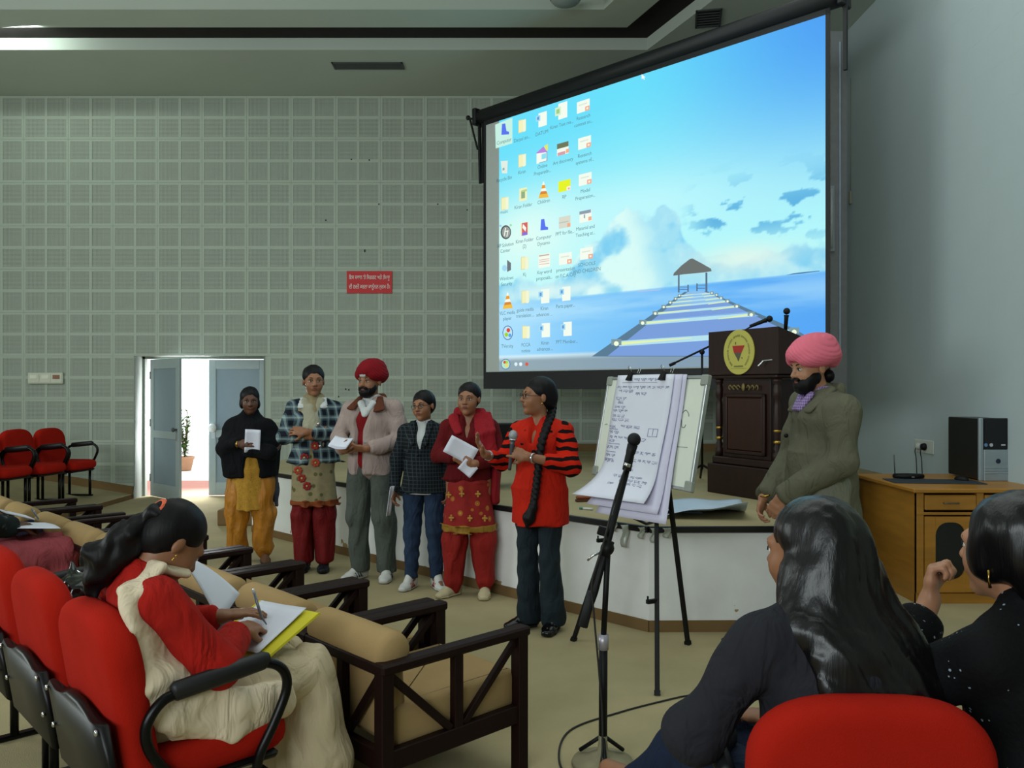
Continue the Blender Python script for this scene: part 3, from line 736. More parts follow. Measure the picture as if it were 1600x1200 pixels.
# desktop icons with captions
cap_m = emit('caption_grey', '5f8a92'); cap_d = emit('caption_dark', '4a6f86')
W1, W2, YF, YG = emit('icon_paper', 'f3f8dc'), emit('icon_sheet', 'f4fdf0'), emit('icon_folder', 'f3f3c0'), emit('icon_folder_edge', 'e2dca6')
def caption(lines, px, py, parent, hpx=6.0, m=cap_m):
    for k, tx in enumerate(lines):
        s, t = uns(px, py+k*8.8*(1+.12*(px-790)/120)); d = SK/(1+(px-800)/1300)
        size = hpx*d/1300*1.35
        me = text_mesh(tx, size, 0, space=.95); o = link('caption', me, m, parent)
        o.rotation_euler = (math.pi/2, 0, 0); o.location = (s, -.0045, t)
def slope(px, py): return (py-605)*.00077*-1*-1
def icon(kind, cx, cy, lines, capy, w=11, h=17):
    sl = -(605-cy)/1300*.98
    def r(x0, y0, x1, y1): return [(cx+x0, cy+y1+sl*x0), (cx+x1, cy+y1+sl*x1), (cx+x1, cy+y0+sl*x1), (cx+x0, cy+y0+sl*x0)]
    badge = [(emit('badge_orange', 'f2b090'), r(w*.45, h*.15, w*.95, h*.5)), (emit('badge_white', 'fff4ea'), r(w*.55, h*.22, w*.8, h*.42))]
    if kind == 'folder': polys = [(YG, r(-5.5, -10, 1, 10)), (YF, r(-4.5, -9, 6.5, 9)), (W1, r(2, -8, 5.5, 10))]
    elif kind == 'doc': polys = [(W2, r(-5, -11, 8, 11)), (emit('badge_blue', 'a8dcf4'), r(-9, -8, -2, 1)), (emit('badge_mark', '5d9edb'), r(-7, -6, -4, -1))]
    elif kind == 'sheet': polys = [(W2, r(-5, -13, 9, 12)), (emit('badge_pale', 'd6f3d0'), r(-10, -8, -1, 5)), (emit('badge_green', '9fd08a'), r(-8, -5, -3, 2))]
    elif kind == 'slide': polys = [(W2, r(-10, -9, 10, 9)), (emit('slide_line', 'dfe9dc'), r(-7, -4, 6, -2))]+[(emit('badge_orange', 'f2b090'), r(3, 2, 10, 9)), (emit('badge_white', 'fff4ea'), r(5, 4, 8, 7))]
    elif kind == 'yellow': polys = [(emit('icon_yellow', 'e6f52e'), r(-9, -8, 10, 9)), (emit('badge_white', 'fff4ea'), r(4, 3, 10, 9)), (emit('badge_orange', 'f2b090'), r(6, 5, 9, 8))]
    elif kind == 'photo': polys = [(W2, r(-9, -9, 9, 9)), (emit('photo_dark', '6f7a5c'), r(-9, -10, 9, -2)), (emit('photo_pink', 'd9a0a8'), r(-8, 4, 4, 9)), (emit('badge_orange', 'f2b090'), r(5, 2, 10, 8))]
    elif kind == 'grey': polys = [(emit('icon_grey', 'd9ddce'), r(-9, -9, 9, 9)), (emit('icon_grey2', 'c3cabb'), r(-9, -1, 6, 1)), (emit('badge_orange', 'f2b090'), r(4, 3, 9, 9))]
    elif kind == 'board': polys = [(W2, r(-9, -8, 10, 9)), (emit('icon_slate', '8f9fb0'), r(-9, -9, 9, -4)), (emit('icon_slate', '8f9fb0'), r(-2, -3, 0, 3)), (emit('badge_orange', 'f2b090'), r(5, 2, 10, 8))]
    elif kind == 'lines': polys = [(W2, r(-9, -10, 9, 11)), (emit('line_rose', 'e3b6a8'), r(-8, -2, 8, -1)), (emit('line_rose', 'e3b6a8'), r(-8, 1, 8, 2)), (emit('line_rose', 'e3b6a8'), r(-8, 5, 8, 6)), (emit('line_rose2', 'c9b2a0'), r(-8, -9, 8, -7))]
    elif kind == 'monitor': polys = [(emit('icon_blue', '5b78ee'), [(cx-4, cy-9), (cx+1, cy-10), (cx+3, cy+2), (cx+7, cy+3), (cx+7, cy+7), (cx-5, cy+8)])]
    elif kind == 'bin': polys = [(emit('icon_bin', 'e3efe4'), [(cx-6, cy-10), (cx+5, cy-11), (cx+4, cy+9), (cx-4, cy+9)]), (emit('icon_bin_mark', '8fb0b4'), r(-3, 0, 0, 4))]
    elif kind == 'cone': polys = [(emit('cone_base', 'f2c04a'), [(cx-8, cy+13), (cx+8, cy+11.5), (cx+6, cy+5), (cx-6, cy+6)]), (emit('cone_red', 'd98a3a'), [(cx-6, cy+7), (cx+6, cy+5.5), (cx+4, cy+1), (cx-4, cy+2)]),
                                  (W2, [(cx-5, cy+2.5), (cx+5, cy+1.5), (cx+3, cy-3), (cx-3, cy-2.5)]), (emit('cone_orange', 'ee9f33'), [(cx-3.2, cy-2), (cx+3.2, cy-3), (cx+2.2, cy-8), (cx-2.2, cy-7.5)]),
                                  (W2, [(cx-2, cy-7.5), (cx+2, cy-8.2), (cx+.8, cy-13), (cx-.8, cy-13)])]
    elif kind == 'house': polys = [(W2, r(-9, -3, 8, 13)), (emit('house_line', '7fa8ba'), r(6.5, -3, 8, 13)), (emit('house_pane', '8fe2f4'), r(-1, 0, 6, 8)), (emit('house_line', '7fa8ba'), r(-5, 12, 8, 13)), (emit('house_roof', 'b98ade'), [(cx-10, cy-1), (cx+8, cy-3), (cx+2, cy-12)]),
                                   (emit('house_yellow', 'e8e86a'), [(cx+3, cy-12), (cx+9, cy-16), (cx+9, cy-6), (cx+7, cy-5)])]
    elif kind == 'orb': polys = [(emit('orb_rim', '5a7fb8'), circ(cx, cy, 8.2, 11.5)), (emit('orb', 'bfe8f4'), circ(cx, cy, 7, 10)), (emit('orb_red', 'd8503e'), circ(cx+1, cy-4, 3, 3.4, 8)), (emit('orb_green', '9fd636'), circ(cx-2, cy+3, 3, 3.4, 8)), (emit('orb_blue', '58a8e6'), circ(cx+3.5, cy+4, 2.4, 3, 8))]
    elif kind == 'round': polys = [(emit('round_rim', '4a5450'), circ(cx, cy, 8.2, 11)), (emit('round_grey', '9aa09c'), circ(cx+.5, cy, 6.6, 9)), (W2, [(cx-3, cy+6), (cx-1, cy-7), (cx+.5, cy-7), (cx-1.5, cy+6)]), (W2, [(cx+1, cy+7), (cx+3, cy-3), (cx+4.4, cy-3), (cx+2.4, cy+7)]), (W2, r(-1, -2, 3, -.6)), (emit('corner_blue', '9fd4ee'), circ(cx-8, cy-10, 2, 2, 6)), (emit('corner_green', 'a9e0b0'), circ(cx+8, cy-11, 2, 2, 6))]
    elif kind == 'tower': polys = [(emit('icon_tower', '6f7a80'), [(cx, cy-11), (cx+6, cy-6), (cx+6, cy+5), (cx, cy+8)]), (emit('badge_blue', 'a8dcf4'), circ(cx-4, cy+2, 4, 5, 10))]
    elif kind == 'red': polys = [(YF, r(-6, -10, 6, 10)), (emit('icon_red', 'd66a6a'), r(-4, -10, 5, 6)), (emit('icon_violet', '8f74d0'), r(-4, 5, 5, 10)), (W2, [(cx-2, cy-8), (cx+3, cy-2), (cx+2, cy+4), (cx-3, cy-2)])]
    elif kind == 'folder_leaf': polys = [(YF, r(-6, -10, 6, 10)), (emit('icon_leaf', '93b08a'), r(-3, -6, 3, 6)), (emit('icon_leaf2', 'bcd68c'), r(-2, -7, 6, -4))]
    o = flat('desktop_icon', polys, pic, .003); caption(lines, cx+(-1 if cx < 800 else 0), capy, o)
flat('selection_box', [(emit('selection_pale', 'c8f2e4'), [(775, 232), (801, 224), (801, 184), (774, 195)])], pic, .0005)
for a in (('monitor', 789, 203, ['Computer'], 221), ('bin', 789, 262, ['Recycle Bin'], 280), ('folder', 789, 318, ['music'], 331), ('round', 791, 363, ['HP Solution', 'Center'], 383),
          ('tower', 793, 417, ['Windows', 'Security'], 435), ('cone', 794, 470, ['VLC media', 'player'], 489), ('orb', 794, 520, ['TVersity'], 541),
          ('folder', 816, 197, ['Darpal sin...'], 217), ('folder', 816, 251, ['Kiran'], 269), ('folder_leaf', 818, 304, ['Kiran Folder'], 322), ('red', 820, 358, ['Kiran Folder', '(2)'], 376),
          ('folder', 820, 411, ['Kj'], 429), ('folder', 821, 464, ['guide media', 'translation ...'], 484), ('folder', 822, 519, ['FCCA', 'notice'], 539),
          ('doc', 847, 187, ['DATUM'], 208), ('house', 848, 241, ['Online', 'Preparedn...'], 260), ('cone', 850, 297, ['Children'], 315), ('monitor', 850, 352, ['Computer', 'Dynamo'], 371),
          ('lines', 851, 407, ['Key word', 'proposals...'], 425), ('doc', 851, 463, ['Kiran', 'advances ...'], 482), ('doc', 852, 516, ['Kiran', 'advances ...'], 536),
          ('sheet', 878, 174, ['Kiran Test res...'], 195), ('photo', 880, 233, ['Art discovery'], 252), ('yellow', 882, 290, ['RP'], 308), ('grey', 883, 347, ['PPT for file...'], 364),
          ('slide', 884, 404, ['presentation', 'on F.C.A City'], 421), ('doc', 884, 459, ['Parts paper...'], 478), ('doc', 886, 514, ['PPT Member...'], 534),
          ('slide', 912, 166, ['Research', 'context an...'], 183), ('slide', 914, 223, ['Research', 'systems of...'], 242), ('slide', 915, 280, ['Model', 'Preparation...'], 298),
          ('board', 915, 338, ['Material and', 'Teaching at...'], 356), ('slide', 917, 396, ['SCHOOLS', 'AND CHILDREN'], 413)):
    icon(*a)
flat('start_button', [(emit('orb_rim', '5a7fb8'), circ(790.5, 569, 7.5, 8.5)), (emit('start_pale', 'b8e6c8'), circ(790.5, 569, 6.3, 7.3)), (emit('orb_red', 'd8503e'), circ(789, 566, 2.2, 2.4, 8)), (emit('start_yellow', 'f2d86a'), circ(792.5, 571, 2.6, 2.8, 8)), (emit('orb_green', '9fd636'), circ(792.5, 566, 2, 2.2, 8))], pic, .001)
for cx, c in ((806.5, 'dff3f6'), (814, 'e8f6ff'), (823.5, 'd8604a')):
    flat('taskbar_icon', [(emit('taskbar_'+c, c), circ(cx, 569, 2.6, 3, 8))], pic, .001)
# ================================================================== THINGS ON AND AROUND THE STAGE
m_blk = M('black_paint', '0a0a0c', .55, .0, .25, var=.2, scale=30)
m_blkm = M('black_metal', '101012', .32, .6, .5)
m_rub = M('black_rubber', '17181a', .75)
m_chr = M('chrome', 'd0d2d4', .22, 1.0)
m_wood = M('dark_lectern_wood', '2a120b', .42, 0, .35, var=.4, scale=4, stretch=(6, 6, 1))
m_woodp = M('lectern_panel_wood', '34170c', .4, 0, .35, var=.4, scale=4, stretch=(6, 6, 1))
m_brass = M('brass', 'c09a4a', .3, 1.0)
# lectern
P_ = (1.64, 6.84); lc = empty('lectern', (P_[0], P_[1], STAGE), math.atan2(-.88, .47), 'tall dark carved wooden lectern with a yellow oval emblem, standing on the stage', 'lectern')
LW, LD = .76, .50
B().box(-.02, LW-.02, -.03, LD, 0, .24, .006).build('plinth', m_wood, lc)
B().box(.0, LW-.04, .0, LD-.03, .24, .30, .01).build('base_moulding', m_wood, lc)
B().box(.10, LW-.14, .03, LD-.05, .30, .92, .004).build('body', m_wood, lc)
B().box(.17, LW-.21, .012, .03, .36, .78, .008).build('front_panel', m_woodp, lc)
b = B()
for a, c in ((.14, .17), (LW-.21, LW-.18)): b.box(a, c, .005, .03, .33, .81, .006)
b.box(.14, LW-.18, .005, .03, .33, .36, .006).box(.14, LW-.18, .005, .03, .78, .81, .006); b.build('panel_moulding', m_wood, lc)
for cx in (.045, LW-.085):
    prof = [(.035, .30), (.035, .36), (.022, .37), (.03, .40), (.02, .42), (.026, .47), (.03, .60), (.026, .72), (.02, .76), (.032, .79), (.032, .86), (.022, .88), (.035, .90), (.035, .93)]
    col_ = B().lathe(prof, 14, T(cx, .045, 0)).build('column', m_wood, lc, True)
    for zz in (.445, .53): B().lathe([(.0265, zz-.012), (.031, zz), (.0265, zz+.012)], 14, T(cx, .045, 0)).build('brass_ring', m_brass, col_, True)
orn = B()
for sx in (-1, 1):
    for k in range(3):
        cx = LW/2-.02+sx*(.035+.045*k)
        orn.tube(spline([(cx, .008, .855), (cx+sx*.02, .002, .875), (cx+sx*.035, .004, .855), (cx+sx*.022, .008, .84)], 5), .006, 6)
orn.ball((LW/2-.02, .006, .86), (.018, .012, .032)); orn.build('carved_ornament', M('worn_gilt', '7a6a40', .5, .4), lc, True)
B().box(.0, LW-.04, -.01, LD-.02, .93, .96, .008).build('collar', m_wood, lc)
b = B(); V_ = [b.bm.verts.new(p) for p in [(-.0, -.03, .96), (LW, -.03, .96), (LW, LD, .96), (0, LD, .96), (0, -.03, 1.31), (LW, -.03, 1.31), (LW, LD, 1.16), (0, LD, 1.16)]]
for f in ((3, 2, 1, 0), (4, 5, 6, 7), (0, 1, 5, 4), (1, 2, 6, 5), (2, 3, 7, 6), (3, 0, 4, 7)): b.bm.faces.new([V_[i] for i in f])
b.build('desk_box', m_wood, lc)
# oval emblem
em_c = (.355, -.032, 1.135)
eb = B().prism([(.168*math.cos(2*math.pi*i/40), .176*1.0*math.sin(2*math.pi*i/40)) for i in range(40)], .008, T(em_c) @ Matrix.Rotation(math.pi/2, 4, 'X'))
emb = eb.build('emblem', M('emblem_yellow', 'b9b255', .5, var=.05), lc)
def flat_xz(name, polys, parent, y, m):
    bm = bmesh.new()
    for i, poly in enumerate(polys):
        bm.faces.new([bm.verts.new((em_c[0]+x, y, em_c[2]+z)) for x, z in poly])
    me = bpy.data.meshes.new(name); bm.to_mesh(me); bm.free(); return link(name, me, m, parent)
yE = em_c[1]-.0095
m_ink = M('emblem_ink', '5d5a3c', .6)
flat_xz('map_upper', [[(-.068, .05), (.068, .05), (.035, -.005), (-.05, -.005)]], emb, yE, M('emblem_red', 'a82c22', .5))
flat_xz('map_lower', [[(-.05, -.005), (.035, -.005), (.022, -.03), (.008, -.06), (-.002, -.075), (-.015, -.05), (-.032, -.028)]], emb, yE, M('emblem_grey', '55533f', .5))
ticks = []
for i in range(58):
    a = math.radians(-52+284*i/57)
    if i % 9 == 8: continue
    rx, rz = .118, .128; cx, cz = rx*math.cos(a), rz*math.sin(a); w, h_ = .0022, random.uniform(.006, .010)
    ux, uz = math.cos(a), math.sin(a)
    ticks.append([(cx-uz*w+ux*h_, cz+ux*w+uz*h_), (cx-uz*w-ux*h_, cz+ux*w-uz*h_), (cx+uz*w-ux*h_, cz-ux*w-uz*h_), (cx+uz*w+ux*h_, cz-ux*w+uz*h_)])
for i in range(14):
    x = -.05+.0075*i; ticks.append([(x, -.105), (x+.004, -.105), (x+.004, -.118), (x, -.118)])
ticks.append([(-.085, -.128), (.085, -.128), (.085, -.130), (-.085, -.130)])
ticks.append([(-.038, .075), (-.03, .082), (-.024, .072), (-.03, .055), (-.034, .06)])
ticks.append([(.03, -.045), (.042, -.04), (.045, -.05), (.038, -.058), (.036, -.05)])
o = flat_xz('emblem_marks', ticks, emb, yE-.0005, m_ink); o['kind'] = 'stuff'
B().bar((.64, -.06, 1.06), (.60, -.075, 1.02), .008, .008).bar((.64, -.06, 1.06), (.70, -.03, 1.065), .008, .008).build('reading_lamp_arm', m_chr, lc)
# microphones on the lectern
def mic_at(b, p, d, ln=.17, r0=.013, r1=.024):
    p, d = Vector(p), Vector(d).normalized()
    b.tube([p, p+d*ln*.7, p+d*ln*.78, p+d*ln*.80], [r0, r0*1.25, r0*1.5, r0*1.5], 12)
def mic_thing(name, pts, p, d, label, parent=None, r=.006):
    t = empty(name, tuple(pts[0]), 0, label, 'microphone'); o0 = Vector(pts[0])
    B().tube([Vector(q)-o0 for q in spline(pts, 6)], r, 8).build('gooseneck', m_blk, t, True)
    p, d = Vector(p)-o0, Vector(d).normalized(); bb = B(); mic_at(bb, p, d); bb.build('handle', m_blk, t, True)
    B().ball(p+d*.165, (.026, .026, .026), n=14).build('grille', M('mic_grille', '1c1d20', .5, .5, bump=.6, bscale=400), t, True)
    return t
def wp(px, py, y): return Vector(((px-800)/1300*y, y, 1.5+(605-py)/1300*y))
mic_thing('microphone', [wp(1162, 517, 6.60), wp(1176, 509, 6.60), wp(1185, 505, 6.60)], wp(1172, 510, 6.58), wp(1213, 494, 6.58)-wp(1172, 510, 6.58), 'black microphone lying slanted above the lectern top')
mic_thing('microphone', [wp(1226, 560, 6.35), wp(1227, 535, 6.35), wp(1227, 512, 6.35)], wp(1227, 520, 6.35), wp(1229, 490, 6.35)-wp(1227, 520, 6.35), 'black microphone standing upright at the right edge of the lectern')
# boom stand behind the lectern
Y_ = 7.5; c0 = wp(1097, 754, Y_); st2 = empty('microphone_stand', (c0.x, c0.y, STAGE), 0, 'black boom stand on the stage behind the lectern', 'microphone stand')
q = lambda px, py: wp(px, py, Y_)-Vector((c0.x, c0.y, STAGE))
B().tube([(0, 0, .12), q(1097, 548)], .011, 8).build('pole', m_blk, st2, True)
B().tube([q(1046, 571), q(1115, 538)], [.009, .009], 8).tube([q(1046, 571), q(1055, 567)], .014, 8).build('boom', m_blk, st2, True)
B().ball(q(1097, 550), .025).build('clutch', m_blk, st2, True)
for a in (200, 320, 80):
    a = math.radians(a); B().tube([(0, 0, .16), (.32*math.cos(a), .32*math.sin(a), .012)], .011, 8).build('leg', m_blk, st2, True)
# small dark chair glimpsed on the stage
c0 = (-.04, 6.95)
ch = empty('stage_chair', (c0[0], c0[1], STAGE), .25, 'small black chair on the stage between the maroon kameez and striped sweater women', 'chair')
B().box(-.19, .19, -.02, .03, .30, .56, .01).build('backrest', m_blk, ch); B().box(-.2, .2, .0, .38, .26, .31, .01).build('seat', m_blk, ch)
for sx in (-.18, .18):
    for sy in (.02, .35): B().tube([(sx, sy, 0), (sx, sy, .27)], .013, 8).build('leg', m_blkm, ch)

# whiteboard on a tripod easel
es = empty('easel', (.70, 4.60, 0), 0, 'black metal tripod easel standing in front of the stage', 'easel')
o_ = Vector((.70, 4.60, 0)); apex = Vector((.80, 4.62, 1.50))
def leg(f, extra=None):
    f = Vector(f); t = (apex-f)
    b = B().bar(f-o_, apex-o_, .024, .024, bev=.003); b.bar(f-o_, f+t*.015-o_, .03, .03); return b
leg((.707, 4.05, 0)).build('leg', m_blk, es); leg((1.026, 4.85, 0)).build('leg', m_blk, es); leg((.362, 4.92, 0)).build('leg', m_blk, es)
F1, F2, F3 = Vector((.707, 4.05, 0)), Vector((1.026, 4.85, 0)), Vector((.362, 4.92, 0))
pt = lambda f, z: f+(apex-f)*(z/apex.z)
mid = (pt(F1, .74)+pt(F2, .74)+pt(F3, .74))/3
for f in (F1, F2, F3): B().bar(pt(f, .80)-o_, mid-o_, .012, .012).build('spreader', m_blk, es)
for f, z in ((F1, .42), (F3, .62), (F1, .93), (F3, .93)):
    p = pt(f, z)-o_; nn = Vector((-.905, -.424, 0)); b = B().bar(p, p+nn*.06, .02, .02); b.bar(p+nn*.055, p+nn*.055+Vector((0, 0, .028)), .012, .008).build('board_rest', m_blk, es)
B().ball(apex-o_, .03).build('apex_joint', m_blk, es)
BW, BH, LEAN = .94, .585, math.atan2(.11, .575)
bd = empty('whiteboard', (.478, 4.93, .985), math.atan2(-.85, .398), 'white magnetic board with grey metal frame leaning on the easel', 'whiteboard')
bd.rotation_euler = Euler((-LEAN, 0, bd.rotation_euler[2]), 'XYZ')
B().box(.012, BW-.012, .0, .012, .012, BH-.012).build('writing_surface', M('whiteboard_surface', 'd3d8cc', .35, var=.05), bd)
m_al = M('aluminium', 'a9acac', .4, .8)
for a in ((0, BW, 0, .018), (0, BW, BH-.018, BH), (0, .018, 0, BH), (BW-.018, BW, 0, BH)): B().box(a[0], a[1], -.006, .02, a[2], a[3], .003).build('frame_bar', m_al, bd)
for x0 in (0, BW-.05):
    for z0 in (0, BH-.05): B().box(x0-.003, x0+.053, -.009, .022, z0-.003, z0+.053, .006).build('corner_cap', M('cap_grey', '8b9088', .5), bd)
mk = B()
mk.tube([(.80+.035*math.cos(t)*(.8+.2*math.sin(3*t)), -.0015, .36+.045*math.sin(t)) for t in np.linspace(.3, 5.6, 20)], .0015, 4)
mk.tube([(.74, -.0015, .39), (.742, -.0015, .30)], .0012, 4).tube([(.755, -.0015, .39), (.757, -.0015, .31)], .0012, 4).tube([(.76, -.0015, .215), (.86, -.0015, .217)], .0012, 4).tube([(.045, -.0015, .30), (.075, -.0015, .304)], .0012, 4)
o = mk.build('marker_drawing', M('marker_ink', '3a4046', .6), bd); o['kind'] = 'stuff'
m_pap = M('chart_paper', 'd4d6e4', .7, var=.04); m_pap2 = M('chart_paper_behind', 'c9c6dc', .7, var=.04)
def paper_fn(u0, u1, ln, off, flare, skew):
    def f(u, v):
        x = u0+(u1-u0)*u; d = ln*v
        out = off+.004*math.sin(v*7+u*3)+flare*max(0, v-.72)**2*6*(1.2-.7*u)
        x += skew*v*v-.10*max(0, v-.7)*(1-u)*2
        z = BH+.004-d+.10*max(0, v-.7)*u*(1 if flare > .02 else 0)
        return Vector((x, -out, z))
    return f
pfs = [(paper_fn(.20, .78, .80, .012, .05, .03), m_pap2), (paper_fn(.17, .75, .76, .018, .10, .0), m_pap2), (paper_fn(.145, .69, .72, .026, .22, -.02), m_pap)]
pl = ['hindmost chart sheet hanging lowest on the whiteboard', 'middle chart sheet on the whiteboard, its edge showing at the right', 'front chart sheet covered in blue handwriting clipped to the whiteboard']
for (fn, m), lb_ in zip(pfs, pl):
    t = empty('chart_paper', tuple(bd.location), 0, lb_, 'paper', 'chart sheets clipped to the whiteboard'); t.rotation_euler = bd.rotation_euler
    B().sheet(fn, 10, 24, .0012).build('sheet', m, t, True); sheet_root = t
wr_ = B(); fn = pfs[-1][0]; r_ = random.Random(4)
def onp(u, v): p = fn(u, v); return p+Vector((0, -.0022, 0))
def word(u, v, w):
    n = max(3, int(w*90)); pts = []
    for i in range(n+1): pts.append(onp(u+w*i/n, v+(.004+r_.uniform(-.009, .009))*(1 if i % 2 else -1)))
    wr_.tube(pts, .0011, 3)
    wr_.tube([onp(u, v-.010), onp(u+w, v-.010)], .0009, 3)
rows = [(.04, .25, .75, 1), (.06, .12, .5, 0), (.10, .04, .95, 1), (.13, .08, .35, 1), (.15, .4, .6, 1), (.19, .06, .25, 1), (.22, .1, .25, 1), (.26, .06, .25, 1), (.29, .04, .3, 1), (.33, .04, .3, 1), (.36, .04, .35, 1), (.41, .22, .6, 1), (.42, .02, .16, 1),
        (.46, .02, .2, 1), (.50, .04, .75, 1), (.53, .04, .2, 1), (.58, .02, .25, 1), (.60, .45, .95, 1), (.645, .02, .2, 1), (.66, .45, .98, 1), (.69, .02, .2, 1), (.71, .4, .6, 1), (.74, .4, .6, 1), (.80, .3, .85, 1), (.83, .45, .9, 1), (.86, .5, .85, 1), (.87, .3, .4, 1)]
for v, a, c, real in rows:
    if not real: wr_.tube([onp(a, v), onp(.75, v)], .001, 3); continue
    u = a
    while u < c-.04:
        w = min(r_.uniform(.05, .11), c-u); word(u, v, w); u += w+.025
for v, a, c in ((.435, .02, .17), (.55, .04, .25), (.615, .02, .2), (.672, .02, .18)): wr_.tube([onp(a, v), onp(c, v)], .0016, 3)
for a, v0, v1 in ((.72, .41, .47), (.88, .41, .47), (.80, .41, .46)): wr_.tube([onp(a, v0), onp(a, v1)], .0012, 3)
wr_.tube([onp(.72, .41), onp(.88, .41)], .0012, 3).tube([onp(.72, .47), onp(.88, .465)], .0012, 3)
o = wr_.build('handwriting', M('blue_ink', '6a70a0', .6), sheet_root); o['kind'] = 'stuff'
def on_board(u, z): return bd.matrix_basis @ Vector((u, -.02, z))
for u, w_ in ((.285, 'left'), (.60, 'right')):
    p = bd.matrix_basis @ Vector((u, 0, BH))
    t = empty('binder_clip', tuple(p), 0, 'black binder clip at the top %s of the chart sheets' % w_, 'clip', 'binder clips on the whiteboard'); t.rotation_euler = bd.rotation_euler
    b = B(); V_ = [b.bm.verts.new(x) for x in [(-.02, -.050, -.030), (.02, -.050, -.030), (.02, .03, -.030), (-.02, .03, -.030), (-.02, -.034, .014), (.02, -.034, .014), (.02, .012, .012), (-.02, .012, .012)]]
    for f in ((3, 2, 1, 0), (4, 5, 6, 7), (0, 1, 5, 4), (1, 2, 6, 5), (2, 3, 7, 6), (3, 0, 4, 7)): b.bm.faces.new([V_[i] for i in f])
    b.build('clip_body', m_blk, t)
    for y in (-.030, .014): B().tube([(-.008, y, .01), (-.011, y*1.6, .045), (0, y*1.7, .052), (.011, y*1.6, .045), (.008, y, .01)], .0018, 6).build('wire_handle', m_chr, t)

# floor microphone stand in the foreground
MY = 3.3; mx = (942-800)/1300*MY
ms = empty('microphone_stand', (mx, MY, 0), 0, 'tall black boom microphone stand in the foreground in front of the whiteboard', 'microphone stand')
q = lambda px, py, dy=0: wp(px, py, MY+dy)-Vector((mx, MY, 0))
B().tube([(0, 0, .05), (.002, 0, .50)], .017, 12).build('lower_tube', m_blk, ms, True)
B().tube([(.002, 0, .50), q(950, 858)], .0115, 12).build('upper_tube', m_blk, ms, True)
B().tube([(.002, 0, .46), (.002, 0, .52)], .021, 12).build('height_collar', M('collar_tape', 'a9a4ae', .4, .5), ms, True)
B().tube([q(944, 868), q(952, 845)], .022, 10).ball(q(949, 857), .028).build('clutch', m_blk, ms, True)
B().tube([q(940, 862), q(926, 868), q(918, 876)], [.006, .006, .004], 8).build('clutch_lever', m_chr, ms, True)
B().tube([q(911, 979), q(930, 925), q(981, 728)], .0125, 12).build('boom', m_blk, ms, True)
B().tube([q(911, 979), q(925, 925)], .019, 12).build('counterweight', m_rub, ms, True)
B().bar(q(938, 835)+Vector((0, -.012, 0)), q(942, 822)+Vector((0, -.012, 0)), .03, .03).build('cable_clip', m_blk, ms)
B().tube([q(979, 735), q(984, 712)], .018, 10).build('mic_clip', m_rub, ms, True)
B().lathe([(.0, .0), (.10, 0), (.125, .008), (.12, .022), (.06, .04), (.022, .06), (.018, .09), (.017, .12)], 28).build('base', M('stand_base', '8d8568', .7, var=.3), ms, True)
for a in (30, 150, 270):
    a = math.radians(a); B().tube([(0, 0, .12), (.10*math.cos(a), .10*math.sin(a), .04)], .008, 8).build('base_brace', m_blk, ms, True)
mm = empty('microphone', tuple(wp(979, 730, MY-.02)), 0, 'black microphone with a ball grille on the foreground boom stand', 'microphone')
p0 = wp(979, 730, MY-.02); d_ = (wp(991, 686, MY-.02)-p0); pp0 = Vector((0, 0, 0)); dn = d_.normalized()
B().tube([pp0, d_*.25, d_*.55, d_*.8], [.013, .014, .019, .021], 14).build('handle', m_blk, mm, True)
B().tube([d_*.02, d_*.14], .0145, 12).build('band', m_chr, mm, True)
B().ball(d_*.98, (.0265, .0265, .027), n=18).build('grille', M('mic_grille', '1c1d20', .5, .5, bump=.6, bscale=400), mm, True)
cb = B().tube(spline([p0+Vector((0, 0, 0)), wp(972, 745, 3.27), wp(958, 790, 3.27), wp(940, 860, 3.27), wp(925, 910, 3.28), wp(928, 960, 3.28), wp(936, 1050, 3.27), wp(941, 1120, 3.26), wp(939, 1190, 3.22),
    Vector((.28, 3.08, .006)), Vector((.19, 3.3, .005)), Vector((.25, 3.62, .005)), Vector((.50, 3.83, .005)), Vector((.78, 4.0, .005)), Vector((1.05, 4.15, .005)), Vector((1.35, 4.55, .005)), Vector((1.5, 4.8, .005))], 10), .0045, 6)
tag(cb.build('microphone_cable', M('cable_black', '20201f', .6), None, True), 'long thin black cable running from the foreground microphone across the carpet', 'cable')
cb = B()
for k in range(4):
    cx, cy, r = 1.42+.03*k, 4.92+.015*k, .17-.02*k
    cb.tube([(cx+r*1.05*math.cos(t), cy+r*.55*math.sin(t), .006+.006*k+.004*math.sin(2*t+k)) for t in np.linspace(0, 2*math.pi, 26, endpoint=False)], .0045, 6, closed=True)
tag(cb.build('cable_coil', M('cable_black', '20201f', .6), None, True), 'coil of black cable on the carpet at the foot of the stage', 'cable')

# things lying on the stage
def sheet_on_stage(u, v):
    x = .98+.54*u+.20*v; y = 5.42+.90*v-.06*u
    z = STAGE+.008+.10*max(0, 1-v*2.6)**1.3*(.15+.85*u)+.012*math.sin(5*u+3*v)**2
    return Vector((x, y, z))
t = empty('chart_paper', (0, 0, 0), 0, 'large pale blue chart sheet curling up on the stage floor behind the easel', 'paper'); B().sheet(sheet_on_stage, 14, 12, .001).build('sheet', M('blue_paper', 'b9cadd', .7, var=.05), t, True)
t = empty('chart_paper', (0, 0, 0), 0, 'second pale sheet half under the large one on the stage floor', 'paper')
B().sheet(lambda u, v: Vector((.90+.4*u, 5.75+.40*v-.1*u, STAGE+.004+.02*(1-u)*v)), 8, 6, .001).build('sheet', M('blue_paper', 'b9cadd', .7, var=.05), t, True)
p = wp(912, 781, 6.25); t = empty('board_duster', (p.x, p.y, STAGE), .25, 'brown board duster lying on the stage carpet', 'duster')
